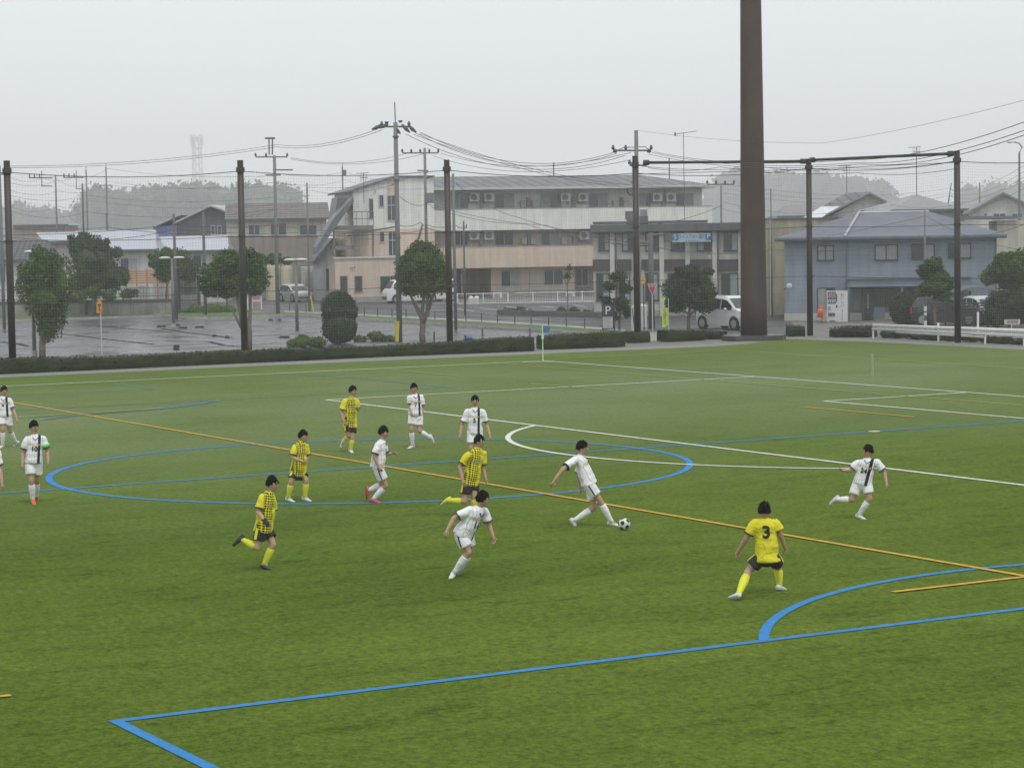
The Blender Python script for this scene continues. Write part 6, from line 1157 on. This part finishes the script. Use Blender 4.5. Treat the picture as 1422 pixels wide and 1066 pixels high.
    for q in 'LR':
        e_ = P[q+'s'].lerp(P[q+'e'], .74); st.capsule(P[q+'s'], e_, .064*s, .076*s, None, 1, 14, f1=True); cuffs.append((q, P[q+'s'].lerp(P[q+'e'], .70), P[q+'s'].lerp(P[q+'e'], .765)))
    sm_ = remesh(st, .014, 3)
    sd = Vector((H*17, phi*.1, 3))
    for v in sm_.vertices:
        q = v.co; w_ = noise.noise(q*5.5+sd)*.016+noise.noise(Vector((q.x*3, q.y*3, q.z*11))+sd)*.015; v.co = q+v.normal*w_
    sm_.transform(TI); sh = mobj('shirt', sm_, SHW if team == 'w' else SHY, root); sh.matrix_local = TM
    bv = BVHTree.FromPolygons([v.co.copy() for v in sm_.vertices], [tuple(p.vertices) for p in sm_.polygons])
    tr = NAVY if team == 'w' else CK
    for q, c0, c1 in cuffs:
        c_ = MB(); c_.tube([TI @ c0, TI @ c1], [.0785*s, .0805*s], 16); c_.build('cuff', tr, sh, True)
    if team == 'w':
        c_ = MB(); c_.tube([TI @ (P['nk']-up*.035*s), TI @ (P['nk']-up*.004*s)], [.074*s, .060*s], 16); c_.build('collar', tr, sh, True)
        # v of the collar
        vv = []
        for x, zz in ((.055, -.03), (.0, -.085), (-.055, -.03)):
            p = TI @ (P['nk']+up*zz*s); p.x = x*s; h_ = bv.ray_cast(Vector((p.x, -.5, p.z)), Vector((0, 1, 0)))
            vv.append((h_[0] if h_[0] else p)+Vector((0, -.004, 0)))
        MB().tube(vv, .0085*s, 6).build('collar_trim', tr, sh)
    def stick(body, size, x0, z0_, mat, back=False, sx=1., nm='lettering'):
        me = text_mesh(body, size, 0, size*(.045 if nm == 'number' else .01)); bmn = bmesh.new(); bmn.from_mesh(me); bmesh.ops.triangulate(bmn, faces=bmn.faces); bmesh.ops.subdivide_edges(bmn, edges=bmn.edges, cuts=2, use_grid_fill=False)
        for v in bmn.verts:
            x, y = v.co.x*sx, v.co.y; X_ = (x0+x) if not back else (x0-x); dr = Vector((0, -1, 0)) if back else Vector((0, 1, 0)); org = Vector((X_, .6 if back else -.6, z0_+y)); h_ = bv.ray_cast(org, dr)
            y_ = h_[0].y if h_[0] else (.12 if back else -.12); v.co = Vector((X_, y_+(.007 if back else -.007), z0_+y))
        bmn.to_mesh(me); bmn.free(); me.materials.clear(); me.materials.append(mat); o = bpy.data.objects.new(nm, me); COL.objects.link(o); o.parent = sh; return o
    tl = (P['nk']-P['pel']).length
    if num: stick(num, (.235 if numback else .125)*s, 0 if numback else -.012, tl*(.17 if numback else -.02), tr if team == 'w' else CK, numback, 1.0, 'number')
    if gold and not numback: stick('Ymmvn', .075*s, -.005, tl*.16, GOLD if team == 'w' else M('pale lettering', (.5, .5, .45), .6), False, 1.15, 'chest_lettering')
    # ---- shorts
    so_ = MB(); so_.capsule(P['pel']-up*.035*s, P['pel']+up*.05*s, .128*s, .128*s, lx, .78, 16)
    for q in 'LR': e_ = P[q+'h'].lerp(P[q+'k'], .70 if team == 'w' else .64); so_.capsule(P[q+'h']-up*.02*s, e_, .098*s, .104*s, None, 1, 16, f1=True)
    sm2 = remesh(so_, .015, 3)
    for v in sm2.vertices: v.co = v.co+v.normal*(noise.noise(v.co*7+sd)*.010)
    sho = mobj('shorts', sm2, CW if team == 'w' else CK, root); bv2 = BVHTree.FromPolygons([v.co.copy() for v in sm2.vertices], [tuple(p.vertices) for p in sm2.polygons])
    for q, sg in (('L', 1), ('R', -1)):
        mbs = MB(); pr_ = None; e_ = P[q+'h'].lerp(P[q+'k'], .66 if team == 'w' else .60); wd_ = .012 if team == 'w' else .026
        for k in range(9):
            c = (P[q+'h']+up*.03).lerp(e_, k/8); ax = (P[q+'k']-P[q+'h']).normalized(); out_ = (l*sg-ax*ax.dot(l*sg)).normalized(); fr_ = ax.cross(out_)
            row = []
            for w_ in (-wd_, wd_):
                h_ = bv2.ray_cast(c+out_*.4+fr_*w_*s, -out_); row.append((h_[0]+out_*.006) if h_[0] else c+out_*.1+fr_*w_)
            if pr_: mbs.poly([pr_[0], pr_[1], row[1], row[0]])
            pr_ = row
        mbs.build('side_stripe', NAVY if team == 'w' else CY_, sho)
    # ---- socks and boots
    for q in 'LR':
        kn, an, to = P[q+'k'], P[q+'a'], P[q+'t']; sk = MB(); ax = an-kn
        sk.tube([kn+ax*.20, kn+ax*.24, kn+ax*.42, kn+ax*.7, kn+ax*.9, an+ax.normalized()*.01], [.056*s, .060*s, .064*s, .052*s, .042*s, .045*s], 14); sk.build('sock', CW if team == 'w' else SOCKY, root, True)
        bt = MB(); d = to-an; d = d.normalized() if d.length > .01 else f; dn = (ax.normalized()-d*ax.normalized().dot(d)); dn = dn.normalized() if dn.length > .05 else Vector((0, 0, -1)); L_ = .155*s
        hl_ = an-d*.035*s+dn*.030*s; tp = an+d*L_+dn*.042*s
        bt.capsule(hl_, an+d*.06*s+dn*.035*s, .042*s, .044*s, d.cross(dn), .8); bt.capsule(an+d*.05*s+dn*.038*s, tp, .045*s, .032*s, d.cross(dn), .62); bt.capsule(an-dn*.01*s, an+dn*.03*s, .044*s, .046*s)
        bm3 = remesh(bt, .012, 2); bo = mobj('boot', bm3, BOOT[boot], root); so2 = MB(); so2.capsule(hl_+dn*.030*s, tp+dn*.022*s, .036*s, .030*s, d.cross(dn), .25, 10).build('sole', CK if boot != 'white' else PIPE, bo)
    if cap: c0, c1 = P['Ls'].lerp(P['Le'], .42), P['Ls'].lerp(P['Le'], .66); MB().tube([c0, c1], [.083*s, .088*s], 16).build('armband', ARMB, root, True)
    if glove:
        for q in 'LR': d = (P[q+'w']-P[q+'e']).normalized(); MB().capsule(P[q+'w']-d*.04, P[q+'w']+d*.085*s, .036*s, .042*s, None, .75).build('glove', CK, root, True)
    return root
J = lambda **k: k
person('captain in white number 10 with green armband and orange boots walking at the left', J(hd=(47.3, 593), nk=(49, 604.5), Rs=(38, 608.8), Ls=(60, 608.8), Re=(32, 628), Rw=(31.3, 644), Le=(65.9, 626.6), Lw=(66.7, 640), pel=(47, 639), Rk=(43.5, 667), Ra=(45.5, 693.5), Rt=(47.5, 701.5), Lk=(51.5, 666), La=(50.5, 689.5), Lt=(52.5, 694)), ('Ra',), 15, 50, 1.62, boot='orange', num='10', cap=True, zo={'La': .35})
person('white player striding in from the left edge of the picture', J(hd=(5.5, 543), nk=(5, 551.5), Rs=(-4, 556), Ls=(13, 555), Re=(-8, 572), Rw=(-9, 585), Le=(18.6, 569), Lw=(23, 581), pel=(6.8, 575), Rk=(4.2, 596), Ra=(3.6, 617), Rt=(0, 622), Lk=(13.5, 597), La=(22.5, 614), Lt=(17, 619.5)), ('Ra',), 5, 30, 1.6, num='8', zo={'La': .3})
person('white player almost wholly cut off by the left edge, one arm showing', J(hd=(-13, 612), nk=(-12, 622), Rs=(-23, 627), Ls=(-3, 627), Re=(-27, 645), Rw=(-28, 661), Le=(.5, 651), Lw=(2.8, 671), pel=(-12, 657), Rk=(-15, 685), Ra=(-15, 710), Rt=(-17, 717), Lk=(-9, 685), La=(-7, 709), Lt=(-5, 716)), ('Ra', 'La'), 10, 10, 1.62)
person('white player in profile jogging right with coral red boots', J(hd=(532.6, 600.8), nk=(530.5, 611), Rs=(524.5, 617.5), Re=(519.7, 634), Rw=(525.8, 647), Ls=(533, 617), Le=(535.8, 630.5), Lw=(543.5, 629.6), pel=(524.5, 645), Rk=(535.5, 674), Ra=(518.5, 692.5), Rt=(529.5, 697.5), Lk=(531, 672), La=(512.5, 680), Lt=(513.5, 692)), ('Ra',), 82, 75, 1.6, boot='red', gold=False)
person('white player number 7 standing farthest back with one foot trailing', J(hd=(574.8, 539.5), nk=(576.5, 548), Rs=(569, 551.5), Ls=(584.8, 551), Re=(569, 563.5), Rw=(571, 573), Le=(587.5, 566), Lw=(584.2, 578.5), pel=(577, 574), Rk=(571.5, 596), Ra=(572.8, 617.5), Rt=(567, 622), Lk=(582, 598), La=(597, 607), Lt=(600, 614.6)), ('Ra',), 12, -5, 1.62, num='7')
person('white player number 5 facing the camera with both arms held out', J(hd=(659.5, 556.8), nk=(659.8, 567), Rs=(648.8, 571.2), Re=(641.5, 590), Rw=(638.8, 604), Ls=(670.4, 571.2), Le=(676, 590), Lw=(680, 604), pel=(659.5, 598.5), Rk=(654, 622.5), Ra=(653.5, 643.5), Rt=(653, 649), Lk=(665.5, 622.5), La=(667, 643.5), Lt=(668, 649)), ('Ra', 'La'), 2, 0, 1.6, num='5')
person('white player seen from behind his shoulder lunging in the centre foreground', J(hd=(670.3, 693), nk=(665, 705.5), Rs=(652, 708), Re=(630.5, 719.5), Rw=(621.5, 735), Ls=(674, 709.5), Le=(678.8, 727.7), Lw=(684.5, 744.5), pel=(644.5, 739), Rk=(650.6, 767), Ra=(631.5, 794), Rt=(629, 806), Lk=(653, 765), La=(637, 792.5), Lt=(644.5, 801.5)), ('Ra',), 50, 110, 1.6, num='11', zo={'La': .25, 'nk': -.05})
person('white player reaching forward to kick the ball', J(hd=(808.6, 621.8), nk=(804.3, 633), Rs=(798.5, 638), Re=(781.8, 651.5), Rw=(770, 667), Ls=(806.5, 640.5), Le=(803, 661), Lw=(805.5, 676.5), pel=(817, 668), Rk=(833, 694.5), Ra=(849, 724), Rt=(861, 730), Lk=(825, 704.5), La=(797.5, 722.5), Lt=(803, 731)), ('Ra',), 75, 78, 1.62, zo={'La': -.0, 'Re': -.1}, gold=True)
person('white player number 24 running toward the ball from the right', J(hd=(1205.5, 627), nk=(1206, 637.5), Rs=(1192, 642), Re=(1181.5, 652.5), Rw=(1172.5, 653.2), Ls=(1218, 642), Le=(1228, 655.8), Lw=(1231, 670), pel=(1198, 669), Lk=(1207.5, 692), La=(1193, 714), Lt=(1202.5, 721.5), Rk=(1184, 693.5), Ra=(1163, 693), Rt=(1153.5, 703)), ('La',), -18, -60, 1.55, num='24', zo={'Ra': .15})
person('yellow and black checked player jogging farthest back', J(hd=(490, 543), nk=(488.8, 552), Rs=(478.8, 557), Re=(474.3, 573), Rw=(477.5, 585), Ls=(495.8, 557), Le=(497, 569), Lw=(494.5, 565), pel=(486.3, 589), Rk=(484, 604.5), Ra=(477.5, 612.5), Rt=(474, 622.5), Lk=(489, 607), La=(487, 623.5), Lt=(489.5, 628)), ('La',), 48, 60, 1.62, 'y', num=None, zo={'Ra': .1, 'Lw': -.2})
person('yellow and black checked player standing with hands together at his waist', J(hd=(421, 606), nk=(418.8, 614.5), Rs=(409.5, 621), Re=(406, 635), Rw=(419, 640), Ls=(425.5, 620.5), Le=(427, 634), Lw=(423.5, 640), pel=(414, 656), Rk=(404.5, 668.5), Ra=(400.5, 690.5), Rt=(408, 695), Lk=(425, 667), La=(423.5, 689.5), Lt=(431, 694.5)), ('Ra', 'La'), 50, 62, 1.6, 'y', zo={'Rw': -.1, 'Lw': -.1})
person('yellow and black checked player sprinting right in black boots and gloves', J(hd=(378.3, 672), nk=(374, 684.5), Rs=(364, 690), Re=(358.5, 711), Rw=(368, 723), Ls=(377, 692), Le=(380, 713), Lw=(374, 727), pel=(366, 731.5), Lk=(379, 756), La=(367, 783.5), Lt=(377.5, 791), Rk=(357.5, 761), Ra=(337, 749), Rt=(329.5, 757.5)), ('La',), 62, 75, 1.56, 'y', boot='black', glove=True, zo={'Rw': -.12})
person('yellow and black checked player lunging right with lime boots', J(hd=(665.8, 613), nk=(663.5, 624), Rs=(650, 631.5), Re=(638.5, 648.5), Rw=(642.5, 667), Ls=(672.4, 630), Le=(670.5, 649), Lw=(674.5, 664), pel=(653.5, 668), Lk=(658, 689), La=(658.5, 709), Lt=(666, 714), Rk=(645, 696), Ra=(623.5, 694.5), Rt=(612.5, 704)), ('La',), 42, 62, 1.6, 'y', boot='yellow')
person('yellow player number 3 crouching with his back to the camera', J(hd=(1061.5, 709.5), nk=(1062.5, 721), Ls=(1048.5, 725.5), Le=(1036.5, 747), Lw=(1025.5, 765), Rs=(1076, 725.5), Re=(1083, 740), Rw=(1089.3, 758), pel=(1065, 772), Lk=(1038.5, 794), La=(1025.5, 825), Lt=(1016, 831), Rk=(1080.5, 786), Ra=(1082.5, 812.5), Rt=(1090.5, 822)), ('La', 'Ra'), 178, 172, 1.62, 'y', num='3', numback=True, gold=False, zo={'Lk': .1, 'Rk': .1})
# ball
D = dep(867, 735.5); r_ = 8.6*D/FP; bc = G(867, 736); bm = bmesh.new(); bmesh.ops.create_icosphere(bm, subdivisions=4, radius=r_)
me = bpy.data.meshes.new('football'); 
ph = (1+5**.5)/2; ic = [Vector(v).normalized() for v in [(0, a, b*ph) for a in (-1, 1) for b in (-1, 1)]+[(a, b*ph, 0) for a in (-1, 1) for b in (-1, 1)]+[(b*ph, 0, a) for a in (-1, 1) for b in (-1, 1)]]
bm.faces.ensure_lookup_table()
for f_ in bm.faces:
    f_.smooth = True
    if max(f_.calc_center_median().normalized().dot(v) for v in ic) > .935: f_.material_index = 1
bm.to_mesh(me); bm.free(); me.materials.append(M('ball white', (.58, .60, .54), .4, .06, 20)); me.materials.append(CK)
o = bpy.data.objects.new('football', me); COL.objects.link(o); o.location = (bc.x, bc.y, r_); o.rotation_euler = (.5, .9, .3); tag(o, 'white and black football at the foot of the kicking player', 'ball')
# ================================================================== rain haze
HZ0, HZ1 = -1.02, H_+6
hb = MB().box(-1200, 1200, -130, 2300, HZ0, HZ1); hz = hb.build('haze', None)
hz.rotation_euler = (0, 0, math.atan2(Rh.y, Rh.x)); hz['kind'] = 'stuff'; hz['label'] = 'pale rain haze filling the air'
hz.location = (Cc.x, Cc.y, 0)
hm = bpy.data.materials.new('rain haze'); hm.use_nodes = True; t = hm.node_tree; t.nodes.clear(); mo = N(t, 'ShaderNodeOutputMaterial'); pv = N(t, 'ShaderNodeVolumePrincipled'); pv.inputs['Color'].default_value = (.93, .95, .97, 1); pv.inputs['Density'].default_value = .0006; pv.inputs['Anisotropy'].default_value = .1
t.links.new(pv.outputs[0], mo.inputs['Volume']); hz.data.materials.append(hm)
